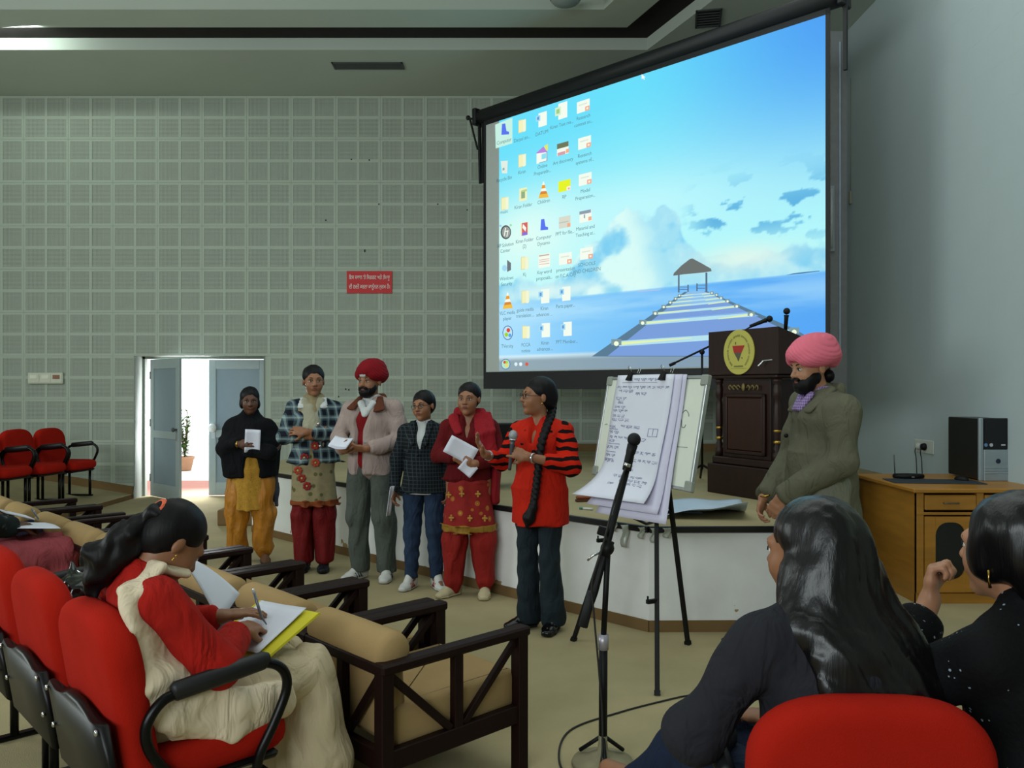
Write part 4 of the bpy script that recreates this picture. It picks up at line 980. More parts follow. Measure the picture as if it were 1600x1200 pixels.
B().box(-.06, .06, -.025, .025, 0, .02, .004).build('felt_pad', M('duster_felt', '5a3a28', .9), t); B().box(-.058, .058, -.022, .022, .02, .045, .008).build('handle', M('duster_wood', '8f4a28', .5), t)
p = wp(920, 797, 5.82); t = empty('marker_pen', (p.x, p.y, STAGE), -.5, 'small marker pen lying near the edge of the stage', 'pen')
B().tube([(-.045, 0, .009), (.03, 0, .009)], .008, 8).build('barrel', M('pen_white', 'd6dcd8', .4), t, True); B().tube([(-.07, 0, .009), (-.045, 0, .009)], .009, 8).build('cap', M('pen_green', '4a8a80', .4), t, True)
tp = empty('plastic_tape', (.84, 5.08, STAGE), 0, 'torn clear plastic tape hanging over the corner of the stage', 'tape')
m_tape = M('clear_tape', 'a8aca0', .25, 0, .6)
for x0, y0, w, l in ((-.14, .11, .05, .14), (-.05, .02, .04, .07), (.02, -.008, .04, .09), (.10, -.008, .05, .06), (-.20, .17, .04, .05)):
    B().sheet(lambda u, v: Vector((x0+w*(u-.5)*(1-.4*v)+.01*math.sin(6*v), y0-.012-.01*math.sin(5*v+u*4), .004-l*v)), 3, 6, .0015).build('strip', m_tape, tp, True)
# cable from the stage down behind the man
# ================================================================== DESK AND COMPUTER ON THE RIGHT
m_dw = M('varnished_desk_wood', 'b07a2c', .4, 0, .45, var=.3, scale=3, stretch=(1, 1, 7)); m_dark = M('cupboard_inside', '15100b', .8)
dk = empty('desk', (2.80, 5.76, 0), 0, 'varnished yellow-brown wooden desk with drawers and arched cupboard doors by the wall', 'desk')
DWD, DD, DH = .88, .98, .8
B().box(-.03, DWD+.02, -.03, DD, DH-.03, DH, .006).build('desktop', m_dw, dk)
B().box(0, .02, 0, DD-.02, 0, DH-.03).build('side_panel', m_dw, dk); B().box(DWD-.02, DWD, 0, DD-.02, 0, DH-.03).build('side_panel', m_dw, dk)
B().box(.02, DWD-.02, DD-.04, DD-.02, .05, DH-.03).build('back_panel', m_dark, dk); B().box(.02, DWD-.02, .03, DD-.04, .06, .08).build('bottom_panel', m_dw, dk)
B().box(0, DWD, .01, .03, 0, .07).build('toe_board', m_dw, dk); B().box(.02, DWD-.02, .05, DD-.04, .36, .375).build('shelf', m_dw, dk)
B().box(0, DWD, -.006, .012, .615, .635, .003).build('rail', m_dw, dk)
for i in range(3):
    x = .0+i*(DWD-.05)/2; B().box(x, x+.05, -.004, .03, .07, DH-.03, .003).build('stile', m_dw, dk)
for i in range(2):
    x0 = .055+i*(DWD-.05)/2; x1 = x0+(DWD-.05)/2-.06
    d_ = B().box(x0, x1, -.012, .02, .65, .755, .006).build('drawer', m_dw, dk)
    B().tube(spline([((x0+x1)/2-.05, -.012, .70), ((x0+x1)/2-.04, -.03, .70), ((x0+x1)/2+.04, -.03, .70), ((x0+x1)/2+.05, -.012, .70)], 4), .005, 8).build('drawer_handle', M('dull_metal', '6d6a62', .4, .8), d_, True)
    b = B(); fw = .075; ax0, ax1, az0, az1 = x0+fw, x1-fw, .17, .565
    b.box(x0, ax0, -.008, .014, .08, .605, .002).box(ax1, x1, -.008, .014, .08, .605, .002).box(ax0, ax1, -.008, .014, .08, az0, .0).box(ax0, ax1, -.008, .014, az1, .605, .0)
    r = .085
    for sx, cx in ((-1, ax0+r), (1, ax1-r)):
        for sz, cz in ((1, az1-r), (-1, az0+r)):
            arc = [(cx+sx*r*math.cos(a), cz+sz*r*math.sin(a)) for a in np.linspace(0, math.pi/2, 7)]
            poly = [(cx+sx*r, cz+sz*r)]+arc
            b.prism(poly, .022, Matrix.Translation((0, .014, 0)) @ Matrix.Rotation(math.pi/2, 4, 'X'))
    dr = b.build('cupboard_door', m_dw, dk); B().box(ax0-.005, ax1+.005, .004, .008, az0-.005, az1+.005).build('dark_glass', M('dark_glass', '0a0a0a', .12, 0, .6), dr)
pc = empty('computer_tower', (3.48, 6.19, DH), 0, 'black and silver desktop computer tower standing on the desk', 'computer')
B().box(.0, .235, .025, .45, .012, .465, .006).build('case', M('pc_black', '0e0f12', .35, var=.1), pc)
B().box(.0, .03, -.0, .03, .0, .47, .006).build('bezel_side', M('pc_silver', '9aa7ae', .4, .4), pc)
B().box(.03, .235, -.0, .03, .235, .47, .006).build('drive_bay_front', M('pc_gloss', '141519', .2), pc)
B().box(.03, .235, -.004, .03, .0, .235, .006).build('lower_front', M('pc_silver', '9aa7ae', .4, .4), pc)
for z in (.055, .075, .095): B().box(.035, .23, -.007, -.002, z, z+.012, .002).build('grille_rib', M('pc_silver', '9aa7ae', .4, .4), pc)
B().lathe([(.018, 0), (.018, .004)], 16, T(.135, -.003, .15) @ Matrix.Rotation(math.pi/2, 4, 'X')).build('power_button', M('button_blue', '1c2740', .3), pc)
B().box(.16, .19, -.002, .0, .265, .275).build('badge', M('badge_w', 'c8ccd0', .5), pc)
for x, c in ((.045, '5f87b5'), (.085, 'b8bcc4')): B().lathe([(.013, 0), (.013, .003)], 14, T(x, 0, .27) @ Matrix.Rotation(math.pi/2, 4, 'X')).build('sticker', M('sticker_'+c, c, .4), pc)
for x in (.03, .2): B().box(x-.015, x+.015, .05, .08, 0, .012).build('foot', m_rub, pc)
rt = empty('router', (3.04, 6.38, DH), 0, 'flat black router with an upright aerial on the desk', 'router')
B().lathe([(.06, 0), (.115, .006), (.12, .02), (.112, .034), (.05, .038)], 24, Matrix.Diagonal((1, .62, 1, 1))).build('case', m_blk, rt, True)
B().tube([(-.09, .03, .03), (-.095, .035, .18)], .005, 8).build('aerial', M('aerial_grey', '55595c', .5), rt, True); B().box(-.01, .01, -.0765, -.072, .017, .021).build('lamp', M('led_white', 'd8d0c8', .4), rt)
bm2 = empty('desk_mat', (3.10, 6.16, DH), -.12, 'dark blue-grey mat lying flat on the desk in front of the router', 'mat')
B().box(-.30, .34, -.14, .14, 0, .006, .002).build('mat', M('mat_blue', '2a323a', .7), bm2)
mo = empty('computer_mouse', (3.36, 6.22, DH+.006), .5, 'small black computer mouse on the mat beside the tower', 'mouse')
sdf_obj('shell', m_blk, [L((0, 0, .005), .032, .055, .028)], .004, mo, clips=[((0, 0, 0), (0, 0, -1))]); B().tube([(0, -.02, .029), (0, -.032, .026)], .004, 8).build('wheel', m_rub, mo)
so = empty('power_socket', (WX-.012, 7.43, .97), -math.pi/2, 'white wall socket plate with a black plug above the desk', 'socket')
B().box(-.17, .17, -.012, 0, -.06, .06, .005).build('plate', M('socket_white', 'c3c8c2', .45), so)
for x, m in ((-.07, M('plug_white', 'b9bdb6', .5)), (.03, m_blk)):
    B().lathe([(.030, 0), (.034, .01), (.026, .035), (.01, .04)], 16, T(x, -.012, 0) @ Matrix.Rotation(math.pi/2, 4, 'X')).build('plug', m, so, True)
    B().tube(spline([(x, -.045, -.005), (x, -.055, -.05), (x-.01, -.04, -.12), (x-.012, -.03, -.325)], 5), .004, 6).build('lead', m_blk, so, True)
bb_ = empty('black_cabinet', (2.60, 6.78, 0), 0, 'black box standing on the floor between the stage end and the wooden desk', 'cabinet')
B().box(-.14, .14, -.2, .2, .02, .78, .01).build('case', m_blk, bb_); B().box(-.12, .12, -.206, -.2, .1, .7, .002).build('front_grille', m_rub, bb_)
for sx in (-.1, .1): B().box(sx-.02, sx+.02, -.15, .15, 0, .02).build('foot', m_rub, bb_)

# ================================================================== SEATS
m_red = M('red_seat_fabric', 'a81e12', .95, 0, .08, var=.16, scale=5, bump=.35, bscale=320)
m_shell = M('black_shell_plastic', '0b0b0d', .4, 0, .3)
m_armp = M('arm_pad_black', '141518', .5)
def rounded(b, outline, th, bev, Mx, seg=3, mi=0):
    n0 = len(b.bm.faces); vs0 = set(b.bm.verts)
    b.prism(outline, th); new = [v for v in b.bm.verts if v not in vs0]
    es = [e for e in {e for v in new for e in v.link_edges} if abs(e.verts[0].co.z-e.verts[1].co.z) < 1e-6]
    bmesh.ops.bevel(b.bm, geom=es, offset=bev, segments=seg, affect='EDGES', profile=.6)
    new = [v for v in b.bm.verts if v not in vs0]
    for f in {f for v in new for f in v.link_faces}: f.smooth = True
    bmesh.ops.transform(b.bm, matrix=Mx, verts=new); return b
def pillow(b, outline, th, r, Mx, n=5, mi=0):
    """cushion: outline extruded by th with softly rounded rims"""
    hx = max(abs(p[0]) for p in outline); ys = [p[1] for p in outline]; cy = (max(ys)+min(ys))/2; hy = (max(ys)-min(ys))/2
    lay = [(-th/2+r-r*math.sin(a), r*(1-math.cos(a))) for a in np.linspace(math.pi/2, 0, n)]+[(th/2-r+r*math.sin(a), r*(1-math.cos(a))) for a in np.linspace(0, math.pi/2, n)]
    rings = []
    for z, ins in lay:
        rings.append([b.bm.verts.new(Mx @ Vector((x*(1-ins/hx), cy+(y-cy)*(1-ins/hy), z))) for x, y in outline])
    N = len(outline); crown = []
    for A_, C_ in zip(rings, rings[1:]):
        for j in range(N):
            f = b.bm.faces.new((A_[j], A_[(j+1) % N], C_[(j+1) % N], C_[j])); f.smooth = True; f.material_index = mi
    for ring, z, s_ in ((rings[0], -th/2-.006, 1), (rings[-1], th/2+.006, -1)):
        mid = [b.bm.verts.new(Mx @ Vector((x*.55, cy+(y-cy)*.55, z))) for x, y in outline]; c = b.bm.verts.new(Mx @ Vector((0, cy, z+(-.002 if s_ > 0 else .002))))
        for j in range(N):
            f = b.bm.faces.new((ring[j], ring[(j+1) % N], mid[(j+1) % N], mid[j])); f.smooth = True; f.material_index = mi
            f = b.bm.faces.new((mid[j], mid[(j+1) % N], c)); f.smooth = True; f.material_index = mi
    return b
def auditorium_chair():
    t = empty('auditorium_chair'); hw = .25
    out = []
    for a in np.linspace(-math.pi/2, 0, 6): out.append((hw-.045+.045*math.cos(a), -.24+.045+.045*math.sin(a)))
    for a in np.linspace(.05, math.pi/2, 12): out.append((hw*math.cos(a)**.62, .09+.15*math.sin(a)**.9))
    out = out+[(-x, y) for x, y in out[-2::-1]]
    Mx = T(0, .20, .63) @ Matrix.Rotation(math.radians(90-9), 4, 'X')
    pillow(B(), out, .10, .04, Mx).build('backrest', m_red, t)
    so_ = [(.245*math.copysign(abs(math.cos(a))**.35, math.cos(a)), .235*math.copysign(abs(math.sin(a))**.35, math.sin(a))) for a in np.linspace(0, 2*math.pi, 40, endpoint=False)]
    pillow(B(), so_, .11, .045, T(0, -.06, .415)).build('seat', m_red, t)
    B().box(-.22, .22, -.25, .12, .335, .362, .01).build('seat_pan', m_shell, t)
    sh = [(-.25, -.16), (.25, -.16), (.25, .10), (.16, .085), (.05, .12), (-.05, .12), (-.16, .085), (-.25, .10)]
    s_ = rounded(B(), sh, .03, .008, T(0, .262, .49) @ Matrix.Rotation(math.radians(90-9), 4, 'X') @ T(0, 0, -.015), 1).build('back_shell', m_shell, t)
    for x in (-.235, .235):
        for z in (.45, .57): B().ball((x, .283+(z-.49)*.16, z), (.009, .006, .009), n=8).build('bolt', m_chr, s_)
    for s in (-1, 1):
        x = s*.264
        pts = [(x-s*.03, .05, .345), (x-s*.01, .11, .41), (x, .165, .49), (x, .175, .56), (x, .135, .618), (x, .07, .635), (x, -.12, .655), (x, -.19, .655), (x, -.24, .62), (x, -.25, .56), (x, -.21, .47), (x-s*.005, -.165, .385), (x-s*.01, -.155, .33)]
        a = B().tube(spline(pts, 5), .0155, 10).build('arm_tube', m_blkm, t, True)
        pd = B().tube([(x, .105, .638), (x, .095, .640), (x, -.03, .652), (x, -.17, .667), (x, -.19, .667)], [.020, .029, .030, .029, .020], 12, flat=.75).build('arm_pad', m_armp, t, True)
        B().box(x-.02-s*.02, x+.02-s*.02, -.19, -.10, .322, .335, .002).build('arm_bracket', m_shell, t)
        B().tube([(x-s*.01, -.155, .33), (x-s*.01, -.155, .02)], .017, 10).build('leg', m_blkm, t, True)
        B().tube([(x-s*.02, .12, .36), (x-s*.02, .12, .02)], .017, 10).build('leg', m_blkm, t, True)
        B().box(x-s*.01-.022, x-s*.01+.022, -.19, .19, 0, .022, .006).build('foot_bar', m_blkm, t)
    B().bar((-.28, .05, .33), (.28, .05, .33), .03, .03).build('cross_beam', m_blkm, t)
    return t
AC = auditorium_chair(); used = [False]
def place(proto, flag, x, y, rz, label, group, z=0, cat='chair'):
    o = proto if not flag[0] else copy_tree(proto); flag[0] = True
    o.location = (x, y, z); o.rotation_euler = (0, 0, rz); tag(o, label, cat, group); return o
rzA = math.atan2(.726, -.688)
G = 'red auditorium chairs'
CA = (-1.065, 2.61)
place(AC, used, CA[0], CA[1], rzA, 'red fabric auditorium chair under the woman writing on her lap', G)
place(AC, used, CA[0]-.40, CA[1]+.42, rzA, 'red auditorium chair just beyond the writing woman, its back cut by the left edge', G)
place(AC, used, CA[0]-.80, CA[1]+.84, rzA, 'red auditorium chair of which only a corner of the backrest shows at the left edge', G)
place(AC, used, .745, 1.93, math.pi-.04, 'red auditorium chair in front of the camera under the long-haired woman', G)
place(AC, used, 1.45, 1.80, math.radians(232), 'red auditorium chair under the woman in the black cardigan, at the right edge', G)
for i, (x, y) in enumerate(((-5.52, 10.28), (-5.60, 9.72), (-5.68, 9.16), (-5.76, 8.60))):
    place(AC, used, x, y, math.radians(82), ['empty red chair at the far end of the row against the tiled wall', 'second empty red chair from the tiled wall', 'third empty red chair from the tiled wall, at the left edge', 'fourth empty red chair from the tiled wall'][i], 'empty red chairs on the sloping floor', ramp_z(x)-.0)

m_mah = M('mahogany', '1c0908', .5, 0, .18, var=.35, scale=5, stretch=(5, 5, 1)); m_beige = M('beige_upholstery', 'a68a60', .95, 0, .1, var=.1, scale=8, bump=.3, bscale=300)
def armchair():
    t = empty('armchair'); W, D, H = .515, .64, .55; hw = W/2
    for sx in (-1, 1):
        for sy, h in ((0, H+.01), (-D, H-.0)):
            B().box(sx*hw-.025, sx*hw+.025, sy-.025, sy+.025, 0, h-.02, .003).build('leg', m_mah, t)
        B().box(sx*hw-.032, sx*hw+.032, -D-.035, .028, H-.025, H+.012, .008).build('armrest', m_mah, t)
        B().box(sx*hw-.018, sx*hw+.018, -D, 0, .19, .26, .003).build('side_rail', m_mah, t)
        B().box(sx*hw-.016, sx*hw+.016, -D/2-.02, -D/2+.02, .25, H-.02, .002).build('upright_slat', m_mah, t)
        for y0 in (-.02, -D+.02):
            B().bar((sx*hw, y0, H-.035), (sx*hw, -D/2+(.03 if y0 > -.1 else -.03), .26), .022, .028, up=(0, 1, 0), bev=.002).build('diagonal_slat', m_mah, t)
    B().box(-hw, hw, -.025, .025, H-.03, H+.008, .004).build('back_rail', m_mah, t)
    B().box(-hw, hw, -.018, .018, .19, .26, .003).build('lower_back_rail', m_mah, t); B().box(-hw, hw, -D-.018, -D+.018, .19, .26, .003).build('front_rail', m_mah, t)
    B().box(-.02, .02, -.016, .016, .25, H-.02, .002).build('upright_slat', m_mah, t)
    for s in (-1, 1): B().bar((s*(hw-.02), 0, H-.035), (s*.03, 0, .26), .022, .028, up=(1, 0, 0), bev=.002).build('diagonal_slat', m_mah, t)
    c = .22; so_ = [(sx*(c+.02*math.cos(a)), sy*(.27+.02*math.sin(a))) for sx, sy, rg in ((1, 1, (0, math.pi/2)), (-1, 1, (math.pi/2, 0)), (-1, -1, (0, math.pi/2)), (1, -1, (math.pi/2, 0))) for a in np.linspace(*rg, 3)]
    rounded(B(), so_, .15, .03, T(0, -D/2-.03, .24)).build('seat_cushion', m_beige, t)
    rounded(B(), [(-.225, 0), (.225, 0), (.225, .30), (-.225, .30)], .10, .03, T(0, -.03, .27) @ Matrix.Rotation(math.radians(86), 4, 'X')).build('back_cushion', m_beige, t)
    b = B(); prof = [(.01, -.250), (.05, -.247), (.068, -.235), (.074, -.215), (.076, 0), (.074, .215), (.068, .235), (.05, .247), (.01, .250)]
    b.lathe(prof, 22, T(0, -.055, H+.028) @ Matrix.Rotation(math.pi/2, 4, 'Y')).build('bolster', m_beige, t)
    return t
AR = armchair(); used2 = [False]
base = Vector((-.612, 3.016)); stepv = Vector((-.412, .412))
labs = ['nearest dark wooden armchair with beige cushions, empty, beside the writing woman', 'second dark wooden armchair, seen past the yellow folder', 'third dark wooden armchair, its armrest end near the yellow trousers', 'fourth dark wooden armchair, mostly behind the ponytail',
        'fifth dark wooden armchair, its beige bolster just left of the ponytail', 'sixth dark wooden armchair with bolster, beside the rose-coloured knee', 'seventh dark wooden armchair, leftmost bolster in view', 'eighth dark wooden armchair at the far end of the row by the ramp', 'last dark wooden armchair of the row nearest the sloping floor']
for i in range(9):
    p = base+stepv*i*(1.0 if i < 7 else 1.03)
    place(AR, used2, p.x, p.y, rzA, labs[i], 'row of wooden armchairs', cat='armchair')
# black bag on the seats at the left
bg = sdf_obj('plastic_bag', M('shiny_black_plastic', '07080a', .16, 0, .6, bump=.9, bscale=14), [E((-.17, 0, .10), (.15, .03, .08), (.12, .12), (.10, .10)), L((0, 0, .16), .15, .11, .10), L((.12, -.02, .05), .12, .12, .09), E((-.02, 0, .2), (-.06, .02, .29), .05, .02)],
             .009, None, disp=lambda X, Y, Z: folds(3, .012, 40, 40, 40)(X, Y, Z)+folds(9, .006, 90, 70, 90)(X, Y, Z))
bg.location = (-1.83, 3.49, .46); bg.rotation_euler = (0, 0, -.5); tag(bg, 'crumpled shiny black plastic bag on the seat beyond the writing woman', 'bag')
hb = sdf_obj('handbag', M('black_leather_bag', '0c0c0e', .4), [E((-.10, 0, .07), (.10, 0, .07), (.06, .09), (.06, .09)), L((0, 0, .13), .10, .05, .05)], .008, None, disp=folds(5, .006, 40, 40, 40))
hb.location = (-1.27, 3.40, .40); hb.rotation_euler = (0, 0, .5); tag(hb, 'small black bag lying on the armchair seat behind the yellow folder', 'bag')
# ================================================================== PEOPLE
def skin(name, c):
    if name in MATS: return MATS[name]
    t = NT(name); v = t.coord()
    col = t.mix(1.0, c, t.ramp(t.noise(v, 14, 3), [(.3, .88), (.7, 1.0)]), 'MULTIPLY')
    t.bump(t.noise(v, 260, 2), .12, .002)
    t.b.inputs['Subsurface Weight'].default_value = .0
    MATS[name] = t.out(col, .48, 0, .4); return MATS[name]
def hairmat(name, c='070608', rough=.42, st=(140, 140, 10), bs=.25, spec=.32):
    if name in MATS: return MATS[name]
    t = NT(name); v = t.coord(st)
    n = t.noise(v, 1.0, 4, .6)
    t.bump(n, bs, .006)
    col = t.mix(n, c, '0e0b0f')
    MATS[name] = t.out(col, rough, 0, spec); return MATS[name]
M_HAIR = hairmat('black_hair', '060507', .52, spec=.2)
S_MID, S_DARK, S_WARM = skin('skin_medium', '8d5f43'), skin('skin_dark', '5d3b2b'), skin('skin_light', 'a8775a')
def cloth(name, c, rough=.85, var=.18, scale=6, bump=.25, bscale=220, st=(1, 1, 1), spec=.2): return M(name, c, rough, 0, spec, var, scale, bump, bscale, st, wrinkle=1.0)
M_EYE = M('eye_white', 'c9c4ba', .3); M_IRIS = M('iris_brown', '120a07', .2); M_BROW = M('eyebrow', '0d0a09', .8); M_LIP = M('lip', '7a4238', .5)
def n4(m): return np.array(m)
def headM(c, yaw=0, pitch=0, roll=0, s=1.0):
    """pitch > 0 looks down; yaw > 0 turns towards the person's left (+X)"""
    return Matrix.Translation(Vector(c)) @ Matrix.Rotation(math.radians(yaw), 4, 'Z') @ Matrix.Rotation(math.radians(pitch), 4, 'X') @ Matrix.Rotation(math.radians(roll), 4, 'Y') @ Matrix.Scale(s, 4)
def head_prims(Mx, full=0, man=0):
    P = [L((0, .018, .035), .073, .093, .078, k=.02), L((0, -.022, -.015), .062+.006*full, .070, .085, k=.03),
         L((0, -.035, -.068), .046+.010*full+.005*man, .046, .040, k=.03), L((0, -.072, -.094), .022, .020, .020, k=.025),
         L((.034, -.060, -.028), .026+.004*full, .024, .028, k=.03), L((-.034, -.060, -.028), .026+.004*full, .024, .028, k=.03),
         E((-.036, -.078, .026), (.036, -.078, .026), .013, .013, k=.02),
         L((.031, -.098, .006), .015, .013, .011, k=.014, op=-1), L((-.031, -.098, .006), .015, .013, .011, k=.014, op=-1),
         E((0, -.086, .014), (0, -.108, -.022), .008, .0125, k=.012), L((.011, -.098, -.026), .009, .010, .008, k=.008), L((-.011, -.098, -.026), .009, .010, .008, k=.008),
         E((-.018, -.086, -.052), (.018, -.086, -.052), .010, .010, k=.015),
         L((.078, .012, -.006), .009, .017, .029, k=.008), L((-.078, .012, -.006), .009, .017, .029, k=.008)]
    return xfp(Mx, P)
def face_parts(root, Mx, s, mats, brow=1, beard=False):
    """eyes, brows and lips as children; Mx maps head space to body space; s = body scale"""
    Sm = Matrix.Scale(s, 4) @ Mx
    for sx in (-1, 1):
        B().ball((sx*.031, -.0795, .006), (.0145, .0115, .0085), mat=Sm, n=12).build('eye', M_EYE, root, True)
        B().ball((sx*.031, -.0885, .006), (.0062, .004, .0068), mat=Sm, n=10).build('iris', M_IRIS, root, True)
        b = B().tube(spline([(sx*.014, -.0905, .026), (sx*.030, -.0905, .032), (sx*.048, -.081, .027)], 4), [.0022]+[.0034]*6+[.0022, .0015], 6)
        bmesh.ops.transform(b.bm, matrix=Sm, verts=b.bm.verts); b.build('eyebrow', M_BROW, root, True)
        b = B().tube(spline([(sx*.016, -.0895, .009), (sx*.031, -.0925, .0145), (sx*.047, -.084, .008)], 4), .0016, 5)
        bmesh.ops.transform(b.bm, matrix=Sm, verts=b.bm.verts); b.build('eyelash', M_BROW, root, True)
    b = B().tube(spline([(-.023, -.089, -.053), (-.008, -.0975, -.0495), (0, -.0965, -.051), (.008, -.0975, -.0495), (.023, -.089, -.053)], 4), [.002]+[.0042]*15+[.002], 8)
    bmesh.ops.transform(b.bm, matrix=Sm, verts=b.bm.verts); b.build('upper_lip', M_LIP, root, True)
    b = B().tube(spline([(-.019, -.089, -.057), (0, -.0965, -.0595), (.019, -.089, -.057)], 5), [.002]+[.0052]*9+[.002], 8)
    bmesh.ops.transform(b.bm, matrix=Sm, verts=b.bm.verts); b.build('lower_lip', M_LIP, root, True)
def spectacles(root, Mx, s, m=None):
    m = m or M_BLKFRAME; b = B()
    for sx in (-1, 1):
        b.tube([(sx*.031+.0215*math.cos(t), -.100-.004*abs(math.sin(t)), .004+.0165*math.sin(t)) for t in np.linspace(0, 6.28, 20, endpoint=False)], .0017, 6, closed=True)
        b.tube([(sx*.052, -.100, .008), (sx*.074, -.04, .008), (sx*.079, .01, .004)], .0015, 6)
    b.tube([(-.010, -.101, .008), (0, -.107, .011), (.010, -.101, .008)], .0015, 6)
    bmesh.ops.transform(b.bm, matrix=Matrix.Scale(s, 4) @ Mx, verts=b.bm.verts); b.build('spectacles', m, root, True)
M_BLKFRAME = M('spectacle_frame', '1a1614', .3, .5)
def hair_cap(Mx, extra=(), part=False, low=False, vol=0):
    P = [L((0, .024, .044), .086+vol, .099+vol, .088+vol, k=.01), L((0, .052, -.005), .070+vol, .062+vol, .070, k=.03)]
    P += [L((.020, -.112, -.016), .046, .060, .097, k=.014, op=-1), L((-.020, -.112, -.016), .046, .060, .097, k=.014, op=-1), L((0, -.112, -.05), .064, .060, .085, k=.02, op=-1)]
    if not low: P += [L((.092, -.008, -.035), .026, .034, .045, k=.015, op=-1), L((-.092, -.008, -.035), .026, .034, .045, k=.015, op=-1)]
    if part: P += [E((0, -.085, .095), (0, .0, .137), .006, k=.008, op=-1)]
    return xfp(Mx, P+list(extra))
def strands(seed=1, amp=.0022, f=150):
    g = wav(seed, f, f*.7, f*.15, 4); return lambda X, Y, Z: amp*g(X, Y, Z)
def hand_prims(w, d, n, side, curl=(25, 35, 25), spread=6, s=1.0, thumb=(.55, .55, .45), fk=.006):
    """w wrist, d towards the fingers, n direction the palm faces, side = +1/-1 picks which side the thumb leaves"""
    w, d, n = v3(w), v3(d), v3(n); d = d/np.linalg.norm(d); n = n-d*np.dot(n, d); n /= np.linalg.norm(n); t = np.cross(d, n)*side
    P = [E(w-d*.01*s, w+d*.045*s, (.026*s, .017*s), (.036*s, .015*s), u=t, k=.015), E(w+d*.045*s, w+d*.075*s, (.036*s, .015*s), (.038*s, .012*s), u=t, k=.012)]
    if np.isscalar(curl[0]): curl = [curl]*4
    for i, (off, ln, r) in enumerate(((.028, .068, .0088), (.0095, .075, .0090), (-.0095, .070, .0086), (-.027, .056, .0078))):
        p = w+d*(.080-.004*abs(i-1.2))*s+t*off*s; ang = math.radians(spread*(1.5-i)); base = d*math.cos(ang)+t*math.sin(ang); a = 0
        for seg, (fr, c) in enumerate(zip((.46, .30, .24), curl[i])):
            a += math.radians(c); dr = base*math.cos(a)+n*math.sin(a)
            q = p+dr*ln*fr*s; P.append(E(p, q, r*s*(1-.07*seg), r*s*(.95-.08*seg), k=fk)); p = q
    p = w+d*.022*s+t*.026*s; dr = t*thumb[0]+d*thumb[1]+n*thumb[2]; dr /= np.linalg.norm(dr)
    q = p+dr*.042*s; P.append(E(p, q, .0135*s, .0105*s, k=.012)); dr2 = d*.85+t*.15+n*.35; dr2 /= np.linalg.norm(dr2)
    P.append(E(q, q+(dr*.4+dr2*.6)*.034*s, .0105*s, .0085*s, k=.006)); return P
STAND = dict(pel=(0, .01, .89), waist=(0, .01, 1.03), chest=(0, .012, 1.20), top=(0, .02, 1.31), neck=(0, .02, 1.34), hipL=(.085, .01, .86), hipR=(-.085, .01, .86),
             kneeL=(.09, -.01, .47), kneeR=(-.09, -.01, .47), ankL=(.09, .03, .075), ankR=(-.09, .03, .075), toeL=(.11, -.09, .025), toeR=(-.11, -.09, .025),
             shL=(.158, .02, 1.272), shR=(-.158, .02, 1.272), elL=(.22, .03, 1.04), elR=(-.22, .03, 1.04), wrL=(.21, -.07, .82), wrR=(-.21, -.07, .82), head=(0, -.005, 1.487))
